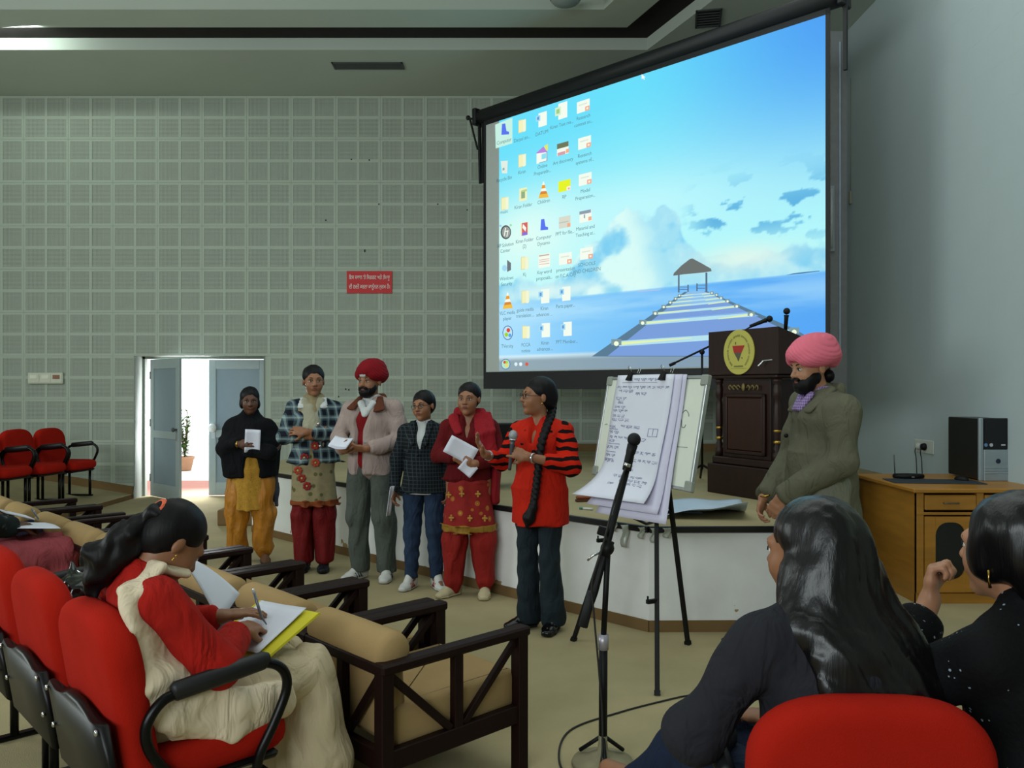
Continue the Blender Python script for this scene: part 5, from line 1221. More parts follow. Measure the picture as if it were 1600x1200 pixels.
class Person:
    def __init__(s, label, x, y, rz, z=0, H=1.6, mat=None, **J):
        s.J = {k: v3(v) for k, v in {**STAND, **J}.items()}; s.s = H/1.6; s.mat = mat or S_MID
        s.root = empty('person', (x, y, z), math.radians(rz), label, 'person')
    def body(s, hm, hands=(), full=0, man=0, h=.007, neck_r=.050, wide=0, brow=1, face=True, extra=()):
        J = s.J; w = wide
        P = [E(J['pel'], J['waist'], (.135+w, .095+w), (.112+w, .085+w), k=.03), E(J['waist'], J['chest'], (.112+w, .085+w), (.130+w, .095+w), k=.03), E(J['chest'], J['top']-v3((0, 0, .02)), (.13+w, .09), (.09, .06), k=.03),
             E(J['neck']-v3((0, 0, .015)), J['shL'], .042, .046, k=.03), E(J['neck']-v3((0, 0, .015)), J['shR'], .042, .046, k=.03), E(J['neck']-v3((0, 0, .03)), v3(hm @ Vector((0, .012, -.06))), neck_r, neck_r*.92, k=.03)]
        for q in 'LR':
            P += [E(J['hip'+q], J['knee'+q], .080+w, .052, k=.03), E(J['knee'+q], J['ank'+q], .050, .034, k=.02), E(J['ank'+q], J['toe'+q], .034, .026, k=.02),
                  E(J['sh'+q], J['el'+q], .046, .036, k=.025), E(J['el'+q], J['wr'+q], .037, .025, k=.015)]
        P += head_prims(hm, full, man)
        for hp in hands: P += hp
        s.hm = hm; o = sdf_obj('body', s.mat, P+list(extra), h, s.root, scale=s.s)
        if face: face_parts(s.root, hm, s.s, None)
        return o
    def cloth(s, name, mat, P, h=.009, disp=None, clips=()): return sdf_obj(name, mat, P, h, s.root, disp, clips, s.s)
    def hair(s, P, h=.006, name='hair', mat=None, disp=None, clips=()): return sdf_obj(name, mat or M_HAIR, P, h, s.root, disp or strands(), clips, s.s)
    def leg(s, q, R, k=.02, u=(1, 0, 0)):
        J = s.J; r = [x if not np.isscalar(x) else (x, x) for x in R]
        return [E(J['hip'+q], J['knee'+q], r[0], r[1], k=k, u=u), E(J['knee'+q], J['ank'+q], r[1], r[2], k=k, u=u)]
    def arm(s, q, R, upto=1.0, k=.02):
        J = s.J; w = J['el'+q]+(J['wr'+q]-J['el'+q])*upto
        return [E(J['sh'+q], J['el'+q], R[0], R[1], k=k), E(J['el'+q], w, R[1], R[2], k=k, cap=R[2]*.6)]
    def trunk(s, e, lo='pel', extra_low=None):
        J = s.J; P = [E(J['pel'], J['waist'], (.137+e, .10+e), (.118+e, .09+e), k=.03), E(J['waist'], J['chest'], (.118+e, .09+e), (.138+e, .10+e), k=.03),
                      E(J['chest'], J['top']-v3((0, 0, .035)), (.138+e, .098+e), (.115+e*.6, .064+e), k=.03),
             E(J['neck']-v3((0, 0, .022)), J['shL'], .040+e*.7, .046+e*.65, k=.035), E(J['neck']-v3((0, 0, .022)), J['shR'], .040+e*.7, .046+e*.65, k=.035)]
        return P
    def ball(s, name, c, r, mat, n=12): return B().ball(tuple(v3(c)*s.s), tuple(v3(r)*s.s) if not np.isscalar(r) else (r*s.s,)*3, n=n).build(name, mat, s.root, True)
    def tube(s, name, pts, r, mat, n=8, **k): return B().tube([Vector(v3(p)*s.s) for p in pts], [x*s.s for x in r] if isinstance(r, list) else r*s.s, n, **k).build(name, mat, s.root, True)
    def shoe(s, q, mat, sole, h=.005, fat=1.0, up=.055, turn=0, laces=None, strap=False):
        a, t = s.J['ank'+q].copy(), s.J['toe'+q].copy(); d = t-a; d[2] = 0; d /= np.linalg.norm(d)
        heel = a-d*.035; heel[2] = .035; ball_ = a+d*.10; ball_[2] = .030; toe = a+d*.155; toe[2] = .022; side = np.cross(d, (0, 0, 1))
        P = [E(heel, ball_, (.034*fat, .036), (.044*fat, .030), u=side, k=.02), E(ball_, toe, (.044*fat, .030), (.034*fat, .022), u=side, k=.02), E(a+v3((0, 0, up-.055)), heel+v3((0, 0, .02)), .036*fat, .036*fat, k=.02), E(a+v3((0, 0, up-.06)), a+d*.06+v3((0, 0, -.02)), .036*fat, .034, k=.02)]
        o = s.cloth('shoe', mat, P, h, clips=[((0, 0, .006), (0, 0, -1)), (a+v3((0, 0, up)), (0, 0, 1))])
        P2 = [E(heel*[1, 1, 0]+v3((0, 0, .012)), ball_*[1, 1, 0]+v3((0, 0, .012)), (.038*fat, .014), (.047*fat, .014), u=side, k=.01), E(ball_*[1, 1, 0]+v3((0, 0, .012)), toe*[1, 1, 0]+v3((0, 0, .012)), (.047*fat, .014), (.036*fat, .012), u=side, k=.01)]
        so = sdf_obj('sole', sole, P2, .004, o, None, [((0, 0, .001), (0, 0, -1)), ((0, 0, .018), (0, 0, 1))], s.s)
        if laces:
            for i in range(4):
                p = a+d*(.045+.018*i); p[2] = .084-.009*i
                B().tube([Vector((p-side*.018)*s.s), Vector((p+v3((0, 0, .006)))*s.s), Vector((p+side*.018)*s.s)], .0028*s.s, 6).build('lace', laces[0], o, True)
            for sd in (-1, 1):
                for i in range(3):
                    p = a+d*(.02+.022*i)+side*sd*.043*fat; p[2] = .022
                    B().tube([Vector(p*s.s), Vector((p+d*.018+v3((0, 0, .034))-side*sd*.008)*s.s)], .005*s.s, 5).build('stripe', laces[1], o, True)
        return o
def turban(P_, hm, mat, name='turban', big=1.0, pagri=1):
    Sx = hm
    pr = [L((0, .022, .078), .100*big, .122*big, .080, k=.02), L((0, .040, .120), .078*big, .092*big, .056, k=.03), L((.058, .022, .050), .056*big, .100*big, .052, k=.02), L((-.058, .022, .050), .056*big, .100*big, .052, k=.02), L((0, .085*big, .035), .075, .060, .062, k=.03),
          L((0, -.105, .012), .058, .045, .040, k=.012, op=-1), L((0, .0, -.048), .12, .14, .050, k=.02, op=-1)]
    Minv = np.array(hm.inverted())
    def d(X, Y, Z):
        x = Minv[0, 0]*X+Minv[0, 1]*Y+Minv[0, 2]*Z+Minv[0, 3]; y = Minv[1, 0]*X+Minv[1, 1]*Y+Minv[1, 2]*Z+Minv[1, 3]; z = Minv[2, 0]*X+Minv[2, 1]*Y+Minv[2, 2]*Z+Minv[2, 3]
        # wraps rise from each ear and cross above the forehead
        w1 = (z-.06)*1.0+(y+.10)*-.42; w2 = z+np.abs(x)*.9+y*.35
        f = np.where(y < .02, w2, w1+.05*0)
        return -.0045*np.abs(np.sin(w2*np.pi/.021))**.7*(Z > -9)+.003
    return sdf_obj(name, mat, xfp(Sx, pr), .005, P_.root, d, (), P_.s)
def glove(pts): return pts
def paper_in_hand(label, c, rot, w, h_, parent=None, m=None, name='paper', cat='paper', bend=.01, lines=False, n=1):
    t = empty(name, c, 0, label, cat); t.rotation_euler = rot
    for i in range(n):
        B().sheet(lambda u, v: Vector(((u-.5)*w, bend*math.sin(math.pi*u)*(1+.3*i)+.003*i, (v-.5)*h_-.006*i)), 6, 6, .0012).build('sheet', m or M('white_paper', 'd7d9e6', .7, var=.04), t, True)
    return t

# ---- materials for the clothes
def plaid(name, base, dark, light, px=.085, pz=.085, fine=False):
    t = NT(name); v = t.coord(); x, y, z = t.sep(v)
    u = t.math('ADD', x, t.math('MULTIPLY', y, .8))
    sx_ = t.math('FRACT', t.math('DIVIDE', u, px)); sz_ = t.math('FRACT', t.math('DIVIDE', z, pz))
    if fine:
        a = t.math('LESS_THAN', sx_, .16); b = t.math('LESS_THAN', sz_, .16); m = t.math('MAXIMUM', a, b)
        col = t.mix(m, base, light)
    else:
        a = t.math('LESS_THAN', sx_, .5); b = t.math('LESS_THAN', sz_, .5)
        col = t.mix(t.math('MULTIPLY', t.math('ADD', a, b), .5), base, dark)
        w1 = t.math('MULTIPLY', t.math('GREATER_THAN', sx_, .68), t.math('LESS_THAN', sx_, .86)); w2 = t.math('MULTIPLY', t.math('GREATER_THAN', sz_, .68), t.math('LESS_THAN', sz_, .86))
        col = t.mix(t.math('MULTIPLY', t.math('ADD', w1, w2), .42), col, light)
    k = t.ramp(t.noise(v, 40, 3), [(.3, .8), (.7, 1)]); t.bump(t.noise(v, 260, 2), .3, .003)
    return t.out(t.mix(1.0, col, k, 'MULTIPLY'), .9, spec=.15)
m_plaid = plaid('plaid_wool', '51656e', '161c26', '9fb0ae'); m_check = plaid('dark_check_wool', '1c2126', '0', '39444a', .030, .030, True) if False else plaid('dark_check_wool', '171b1f', '101010', '343e42', .028, .028, True)
def motif(name, base, c1, c2, thr=.62, scale=16, band=None):
    t = NT(name); v = t.coord()
    vo = t.node('ShaderNodeTexVoronoi'); vo.inputs['Scale'].default_value = scale; t.link(v, vo.inputs['Vector'])
    d = vo.outputs['Distance']; m1 = t.math('LESS_THAN', d, .26); m2 = t.math('LESS_THAN', d, .12)
    x, y, z = t.sep(v)
    gate = t.math('GREATER_THAN', t.noise(v, 3.1, 2), thr-.1)
    col = t.mix(t.math('MULTIPLY', m1, gate), base, c1); col = t.mix(t.math('MULTIPLY', m2, gate), col, c2)
    if band: col = t.mix(t.math('MULTIPLY', t.math('GREATER_THAN', z, band[0]), t.math('LESS_THAN', z, band[1])), col, band[2])
    k = t.ramp(t.noise(v, 30, 3), [(.3, .82), (.7, 1)]); t.bump(t.noise(v, 200, 2), .25, .003)
    return t.out(t.mix(1.0, col, k, 'MULTIPLY'), .85, spec=.2)
m_shawl = cloth('black_wool_shawl', '0d0e12', .95, bump=.5, bscale=120)
m_yel = cloth('mustard_silk', 'b8761a', .55, spec=.4, var=.3, scale=10); m_yel2 = motif('mustard_print', 'b98a34', '9a6a20', 'c79c4a', .4, 60)
m_maroon = cloth('maroon_cloth', '6d0f12', .75, var=.3); m_sand = motif('printed_sand_kameez', '8f8262', '5a5a36', '7a1a18', .3, 14)
m_white = cloth('white_cloth', 'c3c6c6', .8, bump=.15); m_jacket = cloth('grey_beige_jacket', 'a08e88', .8, var=.12); m_grey = cloth('grey_trousers', '4e544e', .85); m_redsw = cloth('dark_red_jumper', '7a1014', .9)
m_jean = cloth('blue_denim', '26364f', .85, var=.35, scale=9); m_jean2 = cloth('dark_faded_denim', '222d34', .85, var=.45, scale=6); m_cuff = cloth('collar_brown', '5d3322', .9)
m_mar2 = cloth('maroon_knit', '5c0d12', .95, bump=.5, bscale=150); m_kam = motif('red_kameez_print', '8c2320', 'a5632a', 'b98a3a', .25, 13, (.0, .0, '000000')); m_kred = cloth('red_salwar', '8a1d18', .8, var=.2)
m_dup = cloth('crimson_dupatta', '8e1520', .8); m_orange = cloth('orange_red_knit', 'b9200e', .95, bump=.5, bscale=160); m_blkk = cloth('black_knit', '120d0e', .95, bump=.4)
m_shoew = M('white_trainer', 'c9cac6', .5); m_solew = M('trainer_sole', 'b5b5ad', .7); m_shoeb = M('black_patent', '0b0b0c', .2); m_slip = M('cream_canvas_shoe', 'b9ad8c', .8); m_gold = M('gold', 'c9a24e', .25, 1.0)
m_bangle = M('silver', 'c5c5c8', .25, 1.0)

# ------------------------------------------------ 1 black shawl, mustard salwar kameez
p = Person('woman in a black shawl and mustard yellow salwar kameez holding folded papers', -2.24, 7.12, 8, H=1.49, mat=S_DARK,
           elR=(-.235, .0, 1.08), wrR=(-.07, -.19, 1.10), elL=(.235, .0, 1.07), wrL=(.20, -.13, .98), kneeL=(.115, -.01, .47), kneeR=(-.115, -.01, .47), ankL=(.12, .03, .075), ankR=(-.12, .03, .075), toeL=(.15, -.08, .025), toeR=(-.15, -.08, .025))
hm = headM((0, -.02, 1.485), 12, 8, 0, .98)
p.body(hm, [hand_prims((-.07, -.19, 1.10), (.9, -.12, .16), (.15, .9, -.2), -1, (12, 20, 15), 8), hand_prims((.20, -.13, .98), (-.5, -.5, .2), (0, .6, .6), 1)], full=.5, wide=.02)
p.hair(hair_cap(hm, [L((0, .075, .02), .075, .055, .07, k=.03), L((.07, .01, -.03), .025, .05, .045, k=.02), L((-.07, .01, -.03), .025, .05, .045, k=.02)], low=True), disp=strands(3, .004, 110))
p.cloth('shawl', m_shawl, [E((0, .01, .80), (0, .01, 1.12), (.255, .15), (.275, .17), u=(1, 0, 0), k=.03, cap=.03), E((0, .01, 1.12), (0, .02, 1.24), (.275, .17), (.235, .125), k=.04), E((0, .02, 1.24), (0, .025, 1.325), (.235, .125), (.10, .085), k=.04), E((0, .03, 1.30), (0, .03, 1.37), (.088, .078), (.074, .068), k=.02),
        L((.03, -.20, .84), .085, .13, .235, k=.03, op=-1), E((.02, -.15, 1.04), (.20, -.14, 1.02), .06, .07, k=.03), E((-.24, -.02, 1.05), (-.10, -.15, 1.10), .075, .055, k=.03)], .009, folds(2, .012, 30, 40, 9))
p.cloth('kameez', m_yel2, [E((0, .0, .50), (0, .0, .86), (.19, .125), (.165, .125), k=.03, cap=.015), E((0, 0, .86), (0, .0, 1.15), (.165, .125), (.15, .11), k=.03)], .009, folds(4, .008, 60, 50, 6))
for q, sx in (('L', 1), ('R', -1)):
    p.cloth('salwar_leg', m_yel, [E((sx*.10, .01, .74), (sx*.115, 0, .45), (.115, .11), (.105, .10), k=.03), E((sx*.115, 0, .45), (sx*.12, .01, .13), (.105, .10), (.085, .085), k=.03), E((sx*.12, .01, .13), (sx*.12, .02, .08), (.085, .085), (.045, .05), k=.02)], .009, folds(5+sx, .014, 55, 50, 12))
p.cloth('shawl_fringe', cloth('grey_fringe_scarf', '3d3f48', .95), [E((.215, .02, .82), (.235, .02, .52), (.05, .02), (.022, .012), k=.02, cap=.02)], .008, folds(8, .012, 60, 60, 20))
for q in 'LR': p.shoe(q, cloth('tan_sandal', '6a4a34', .7), m_rub, fat=.95)
p.tube('watch_strap', [v3((-.082, -.188, 1.10))+v3((0, .029*math.cos(t), .029*math.sin(t))) for t in np.linspace(0, 6.28, 16, endpoint=False)], .006, m_gold, closed=True)
w0 = p.root.matrix_basis if False else Matrix.Translation((-2.24, 7.12, 0)) @ rotz(math.radians(8)) @ Matrix.Scale(p.s, 4)
def at(pn, q): return tuple((Matrix.Translation(pn.root.location) @ rotz(pn.root.rotation_euler[2])) @ Vector([c*pn.s for c in q]))
t = paper_in_hand('white folded papers held by the woman in the black shawl', at(p, (.055, -.215, 1.13)), (.1, .06, .14), .125, .19, n=2, bend=.012)

# ------------------------------------------------ 2 plaid jacket, arms crossed
p = Person('young woman with crossed arms in a blue plaid jacket over a floral sand kameez', -1.62, 6.80, 4, H=1.665, mat=S_MID,
           elR=(-.215, -.05, 1.06), wrR=(.01, -.16, 1.065), elL=(.215, -.05, 1.06), wrL=(-.03, -.185, 1.10), ankL=(.075, .03, .075), ankR=(-.075, .03, .075), kneeL=(.075, -.01, .47), kneeR=(-.075, -.01, .47), toeL=(.085, -.09, .025), toeR=(-.085, -.09, .025))
hm = headM((0, -.01, 1.487), 16, 3)
p.body(hm, [hand_prims((.01, -.16, 1.065), (.9, .1, .25), (0, 1, .1), 1, (15, 25, 20)), hand_prims((-.03, -.185, 1.10), (-.95, .12, .12), (0, .9, -.4), 1, (15, 25, 20))])
p.hair(hair_cap(hm, [L((0, .105, .0), .035, .03, .035, k=.02), E((0, .11, -.01), (.02, .10, -.16), .025, .018, k=.02)], part=True))
p.cloth('kameez', m_sand, [E((0, .005, .53), (0, .005, .86), (.182, .135), (.155, .12), k=.03, cap=.012), E((0, .005, .86), (0, .005, 1.24), (.155, .12), (.13, .11), k=.03), E((0, .005, 1.24), (0, .012, 1.33), (.12, .10), (.085, .08), k=.03)], .009, folds(11, .008, 50, 50, 6))
p.cloth('kameez_border', cloth('rust_border', '7d3e1e', .85, bump=.5, bscale=60), [E((0, .005, .528), (0, .005, .558), (.188, .140), (.186, .138), k=.01, cap=.008)], .008, folds(11, .008, 50, 50, 6))
p.cloth('scarf', cloth('beige_scarf', '9f9c86', .85), [E((0, .03, 1.33), (0, .02, 1.365), (.080, .075), (.066, .060), k=.02, cap=.02), E((-.055, -.04, 1.34), (-.012, -.118, 1.12), (.040, .022), (.050, .03), k=.03), E((.055, -.04, 1.34), (.012, -.118, 1.12), (.040, .022), (.050, .03), k=.03), E((0, -.07, 1.28), (0, -.11, 1.14), (.06, .03), (.05, .03), k=.03)], .007, folds(13, .005, 80, 80, 15))
jp = p.trunk(.030)+[E((0, .01, .86), (0, .01, 1.03), (.20, .145), (.150, .115), k=.03, cap=.012)]+p.arm('L', (.060, .062, .050), .80)+p.arm('R', (.060, .062, .052), .72)
p.cloth('plaid_jacket', m_plaid, jp+[E((0, -.22, .80), (.0, -.20, .98), (.06, .12), (.02, .10), k=.02, op=-1), E((0, -.17, 1.14), (0, -.12, 1.40), (.03, .08), (.085, .10), k=.02, op=-1)], .009, folds(15, .007, 40, 40, 25))
p.cloth('lace_collar', m_white, [E((-.075, -.02, 1.352), (-.085, -.085, 1.285), (.028, .012), k=.02), E((.075, -.02, 1.352), (.090, -.085, 1.285), (.030, .012), k=.02)], .006, folds(17, .003, 200, 200, 200))
for c in ((.06, -.155, 1.16), (.075, -.16, .99)): p.ball('button', c, .012, m_bangle)
for q, sx in (('L', 1), ('R', -1)):
    p.cloth('salwar_leg', m_maroon, [E((sx*.075, .01, .66), (sx*.085, 0, .45), (.085, .09), (.088, .09), k=.03), E((sx*.085, 0, .45), (sx*.078, .01, .09), (.088, .09), (.072, .085), k=.03, cap=.03)], .009, folds(19+sx, .010, 60, 55, 8))
for k, (fx, fz) in enumerate(((.03, .99), (-.05, .90), (.035, .86), (-.07, .74), (-.03, .68), (-.10, .80))):
    c = ('8c2018', '8a1a1c', 'a03c24')[k % 3]; yy = -.130+.25*abs(fx)**1.5
    b = B()
    for i in range(7):
        a = i*2*math.pi/7; b.ball(((fx+.022*math.cos(a))*p.s, (yy)*p.s, (fz+.022*math.sin(a))*p.s), (.013, .005, .013), n=8)
    b.ball((fx*p.s, (yy-.003)*p.s, fz*p.s), (.010, .006, .010), mi=1, n=8)
    o = b.build('flower_motif', [M('petal_'+c, c, .8), M('petal_gold', 'b08a4a', .7)], p.root, True); o['kind'] = 'stuff'
for q in 'LR': p.shoe(q, cloth('dark_shoe', '15151a', .5), m_rub)

# ------------------------------------------------ 3 man in dark red turban
p = Person('bearded man in a dark red turban and grey-beige jacket holding a notepad', -1.10, 6.50, -16, H=1.66, mat=S_MID,
           shL=(.178, .02, 1.275), shR=(-.178, .02, 1.275), elR=(-.25, -.03, 1.06), wrR=(-.13, -.21, .985), elL=(.255, -.01, 1.05), wrL=(.07, -.22, 1.0), kneeL=(.11, -.01, .47), kneeR=(-.10, -.02, .47), ankL=(.12, .03, .075), ankR=(-.10, .02, .075), toeL=(.15, -.09, .025), toeR=(-.15, -.10, .025))
hm = headM((0, -.015, 1.487), -10, 2, 0, 1.0)
p.body(hm, [hand_prims((-.13, -.21, .985), (.5, -.55, .25), (.5, .3, .5), -1, (30, 40, 30)), hand_prims((.07, -.22, 1.0), (-.85, -.25, .05), (-.2, .6, .7), 1, (25, 30, 20))], man=1, wide=.01)
turban(p, hm, M('dark_red_turban_cloth', '7c0d18', .9, 0, .2, .15, 6, .3, 220), big=1.08)
p.hair(xfp(hm, [L((0, -.055, -.075), .060, .050, .046, k=.03), L((0, -.030, -.045), .070, .060, .045, k=.03), L((0, -.060, -.020), .040, .060, .028, k=.02, op=-1), E((-.028, -.098, -.043), (.028, -.098, -.043), .009, k=.01), L((0, -.1, -.057), .018, .02, .006, k=.008, op=-1)]), name='beard', disp=strands(5, .003, 220))
p.cloth('undercloth', m_white, xfp(hm, [E((-.02, -.093, .052), (.02, -.093, .052), (.015, .008), k=.01), L((0, -.090, .062), .022, .012, .014, k=.01)]), .005)
p.cloth('shirt', m_white, [E((0, .015, 1.30), (0, .015, 1.385), (.088, .075), (.064, .062), k=.02, cap=.012), E((-.05, -.07, 1.33), (.0, -.11, 1.24), (.028, .02), (.02, .012), k=.02), E((.05, -.07, 1.33), (.0, -.11, 1.24), (.028, .02), (.02, .012), k=.02)], .007)
p.cloth('jumper', m_redsw, p.trunk(.016)+[E((0, .01, .90), (0, .01, 1.05), (.15, .115), (.14, .11), k=.02)]+[E((0, -.16, 1.26), (0, -.12, 1.42), (.01, .06), (.07, .10), k=.01, op=-1)], .009)
p.cloth('jacket', m_jacket, p.trunk(.040)+[E((0, .012, .80), (0, .012, 1.03), (.185, .145), (.170, .135), k=.03, cap=.012)]+p.arm('L', (.070, .066, .052), .86)+p.arm('R', (.070, .066, .052), .86)
        +[E((-.045, -.24, .74), (-.045, -.22, 1.20), (.055, .15), (.060, .14), k=.015, op=-1), E((-.04, -.22, 1.20), (0, -.16, 1.40), (.060, .14), (.09, .12), k=.02, op=-1)], .009, folds(23, .008, 35, 35, 20))
p.cloth('corduroy_collar', m_cuff, [E((-.078, -.02, 1.365), (-.112, -.118, 1.285), (.024, .014), (.036, .012), k=.02), E((.078, -.02, 1.365), (.118, -.115, 1.275), (.028, .014), (.046, .012), k=.02), E((-.075, .05, 1.365), (.075, .05, 1.365), (.035, .028), k=.03), L((0, 0, 1.40), .055, .055, .06, op=-1)], .007)
for q, sx in (('L', 1), ('R', -1)):
    p.cloth('trouser_leg', m_grey, p.leg(q, ((.100, .110), (.082, .085), (.068, .076)), .03), .009, folds(27+sx, .008, 55, 50, 14), clips=[((0, 0, .055), (0, 0, -1))])
for q in 'LR': p.shoe(q, m_shoew, m_solew, laces=(M('lace_white', 'd8d8d4', .7), M('stripe_navy', '2b3550', .6)), up=.065)
t = paper_in_hand('small white notepad held by the man in the dark red turban', at(p, (-.10, -.29, 1.055)), (-1.0, .12, -.28), .15, .115, n=3, name='notepad', cat='notepad')

# ------------------------------------------------ 4 girl in dark checked blazer and jeans
p = Person('young woman in spectacles, dark checked blazer, white rollneck and blue jeans', -.66, 6.22, -12, H=1.46, mat=S_MID,
           elR=(-.235, .02, 1.05), wrR=(-.245, -.04, .80), elL=(.225, .03, 1.05), wrL=(.20, .02, .81), kneeL=(.095, -.01, .47), kneeR=(-.095, -.01, .47), ankL=(.10, .03, .085), ankR=(-.10, -.02, .085), toeL=(.18, -.08, .025), toeR=(-.12, -.14, .025))
hm = headM((0, -.01, 1.487), -12, 3, -6, 1.02)
p.body(hm, [hand_prims((-.245, -.04, .80), (.05, -.25, -.95), (.9, 0, 0), -1, (20, 30, 25)), hand_prims((.20, .02, .81), (0, -.2, -.95), (-.9, 0, 0), 1)], full=.4)
p.hair(hair_cap(hm, [L((0, .10, .01), .045, .035, .045, k=.02)], vol=.003))
spectacles(p.root, hm, p.s)
p.cloth('rollneck', m_white, p.trunk(.014)+[E((0, .015, 1.30), (0, .01, 1.375), (.075, .07), (.062, .062), k=.02, cap=.015), E((0, .01, .78), (0, .01, 1.0), (.165, .125), (.14, .11), k=.03, cap=.012)], .009)
p.cloth('blazer', m_check, p.trunk(.034)+[E((0, .012, .79), (0, .012, 1.03), (.195, .145), (.155, .12), k=.03, cap=.012)]+p.arm('L', (.060, .056, .045), .95)+p.arm('R', (.060, .056, .045), .95)
        +[E((0, -.19, 1.16), (0, -.15, 1.42), (.015, .10), (.095, .13), k=.015, op=-1), E((0, -.21, .74), (0, -.21, .86), (.035, .08), (.01, .06), k=.02, op=-1)], .009, folds(33, .006, 40, 40, 20))
p.cloth('lapel', m_check, [E((-.075, -.05, 1.36), (-.055, -.150, 1.18), (.028, .012), (.020, .010), k=.01), E((.075, -.05, 1.36), (.055, -.150, 1.18), (.028, .012), (.020, .010), k=.01)], .006)
p.ball('button', (0, -.155, 1.10), .013, m_blk)
for q, sx in (('L', 1), ('R', -1)):
    p.cloth('jeans_leg', m_jean, p.leg(q, ((.092, .100), (.070, .072), (.052, .056)), .03), .008, folds(37+sx, .005, 60, 60, 45), clips=[((0, 0, .085), (0, 0, -1))])
for q in 'LR': p.shoe(q, m_shoew, m_solew, up=.10, laces=(M('lace_white', 'd8d8d4', .7), M('stripe_red', '9a2a22', .6)))
t = paper_in_hand('folded white paper held low in the hand of the woman in the checked blazer', at(p, (-.245, -.11, .72)), (.15, 0, 1.2), .06, .22, n=2)

# ------------------------------------------------ 5 maroon knit and red kameez
p = Person('woman in a maroon knit top, crimson dupatta and red kameez holding white papers', -.31, 5.97, -6, H=1.52, mat=S_MID,
           elR=(-.225, -.03, 1.07), wrR=(-.06, -.20, 1.06), elL=(.235, -.03, 1.06), wrL=(.08, -.21, 1.02), kneeL=(.11, -.01, .47), kneeR=(-.11, -.01, .47), ankL=(.12, .03, .075), ankR=(-.12, .03, .075), toeL=(.13, -.09, .025), toeR=(-.19, -.07, .025))
hm = headM((0, -.005, 1.487), -8, 2, 0, 1.02)
p.body(hm, [hand_prims((-.06, -.20, 1.06), (.85, -.2, -.1), (0, .9, .1), -1, (30, 45, 30), 3), hand_prims((.08, -.21, 1.02), (-.9, -.15, .25), (0, .9, .1), 1, (30, 45, 30), 3)], full=.6, wide=.012)
p.hair(hair_cap(hm, [L((0, .10, -.02), .045, .035, .05, k=.02)], part=True))
p.cloth('kameez', m_kam, [E((0, .005, .50), (0, .005, .86), (.20, .145), (.165, .13), k=.03, cap=.012), E((0, .005, .86), (0, .005, 1.1), (.165, .13), (.15, .11), k=.03)], .009, folds(41, .008, 45, 45, 5))
p.cloth('kameez_border', cloth('gold_border', '8f6a24', .6, bump=.6, bscale=70), [E((0, .005, .505), (0, .005, .545), (.205, .150), (.203, .148), k=.01, cap=.008)], .008, folds(41, .008, 45, 45, 5))
for x, z in ((-.13, .78), (-.03, .79), (.09, .79), (-.11, .61), (.03, .61), (.14, .61)):
    yy = -.138+.55*x*x
    b = B()
    for dx, dz, r in ((0, 0, .012), (0, .017, .008), (0, -.017, .008), (.013, 0, .008), (-.013, 0, .008)): b.ball(((x+dx)*p.s, yy*p.s, (z+dz)*p.s), (r, .004, r), n=8)
    b.build('gold_motif', M('motif_gold', 'a8762c', .6), p.root, True)['kind'] = 'stuff'
p.cloth('knit_top', m_mar2, p.trunk(.030)+[E((0, .01, .90), (0, .01, 1.05), (.178, .138), (.160, .13), k=.03, cap=.014)]+p.arm('L', (.063, .062, .048), .84)+p.arm('R', (.063, .062, .048), .84)
        +[E((0, -.17, 1.22), (0, -.12, 1.42), (.015, .09), (.075, .11), k=.015, op=-1)], .009, folds(43, .006, 40, 40, 25))
p.cloth('dupatta', m_dup, [E((-.115, -.02, 1.36), (-.06, -.125, 1.24), (.045, .018), (.03, .012), k=.03), E((.10, .0, 1.375), (.14, -.10, 1.24), (.075, .018), (.075, .02), k=.03), E((.14, -.10, 1.24), (.20, -.085, 1.02), (.075, .02), (.05, .03), k=.03),
        E((.205, .04, 1.02), (.195, .05, .72), (.035, .08), (.03, .08), k=.03), E((-.1, .05, 1.375), (.1, .05, 1.375), (.05, .03), k=.03)], .008, folds(45, .006, 60, 60, 15))
for q, sx in (('L', 1), ('R', -1)):
    p.cloth('salwar_leg', m_kred, [E((sx*.085, .01, .66), (sx*.11, 0, .42), (.095, .10), (.095, .095), k=.03), E((sx*.11, 0, .42), (sx*.118, .01, .12), (.095, .095), (.07, .078), k=.03), E((sx*.118, .01, .12), (sx*.118, .01, .07), (.07, .078), (.05, .05), k=.02)], .009, folds(47+sx, .009, 60, 55, 10))
for q in 'LR': p.shoe(q, m_slip, m_slip, fat=1.0)
t = paper_in_hand('white sheet held up against the maroon knit top', at(p, (-.02, -.245, 1.12)), (.1, .50, .1), .21, .13, n=1)
t = paper_in_hand('small white slip hanging below the clasped hands of the woman in maroon', at(p, (.03, -.235, .99)), (.1, .7, .1), .11, .09, n=1)

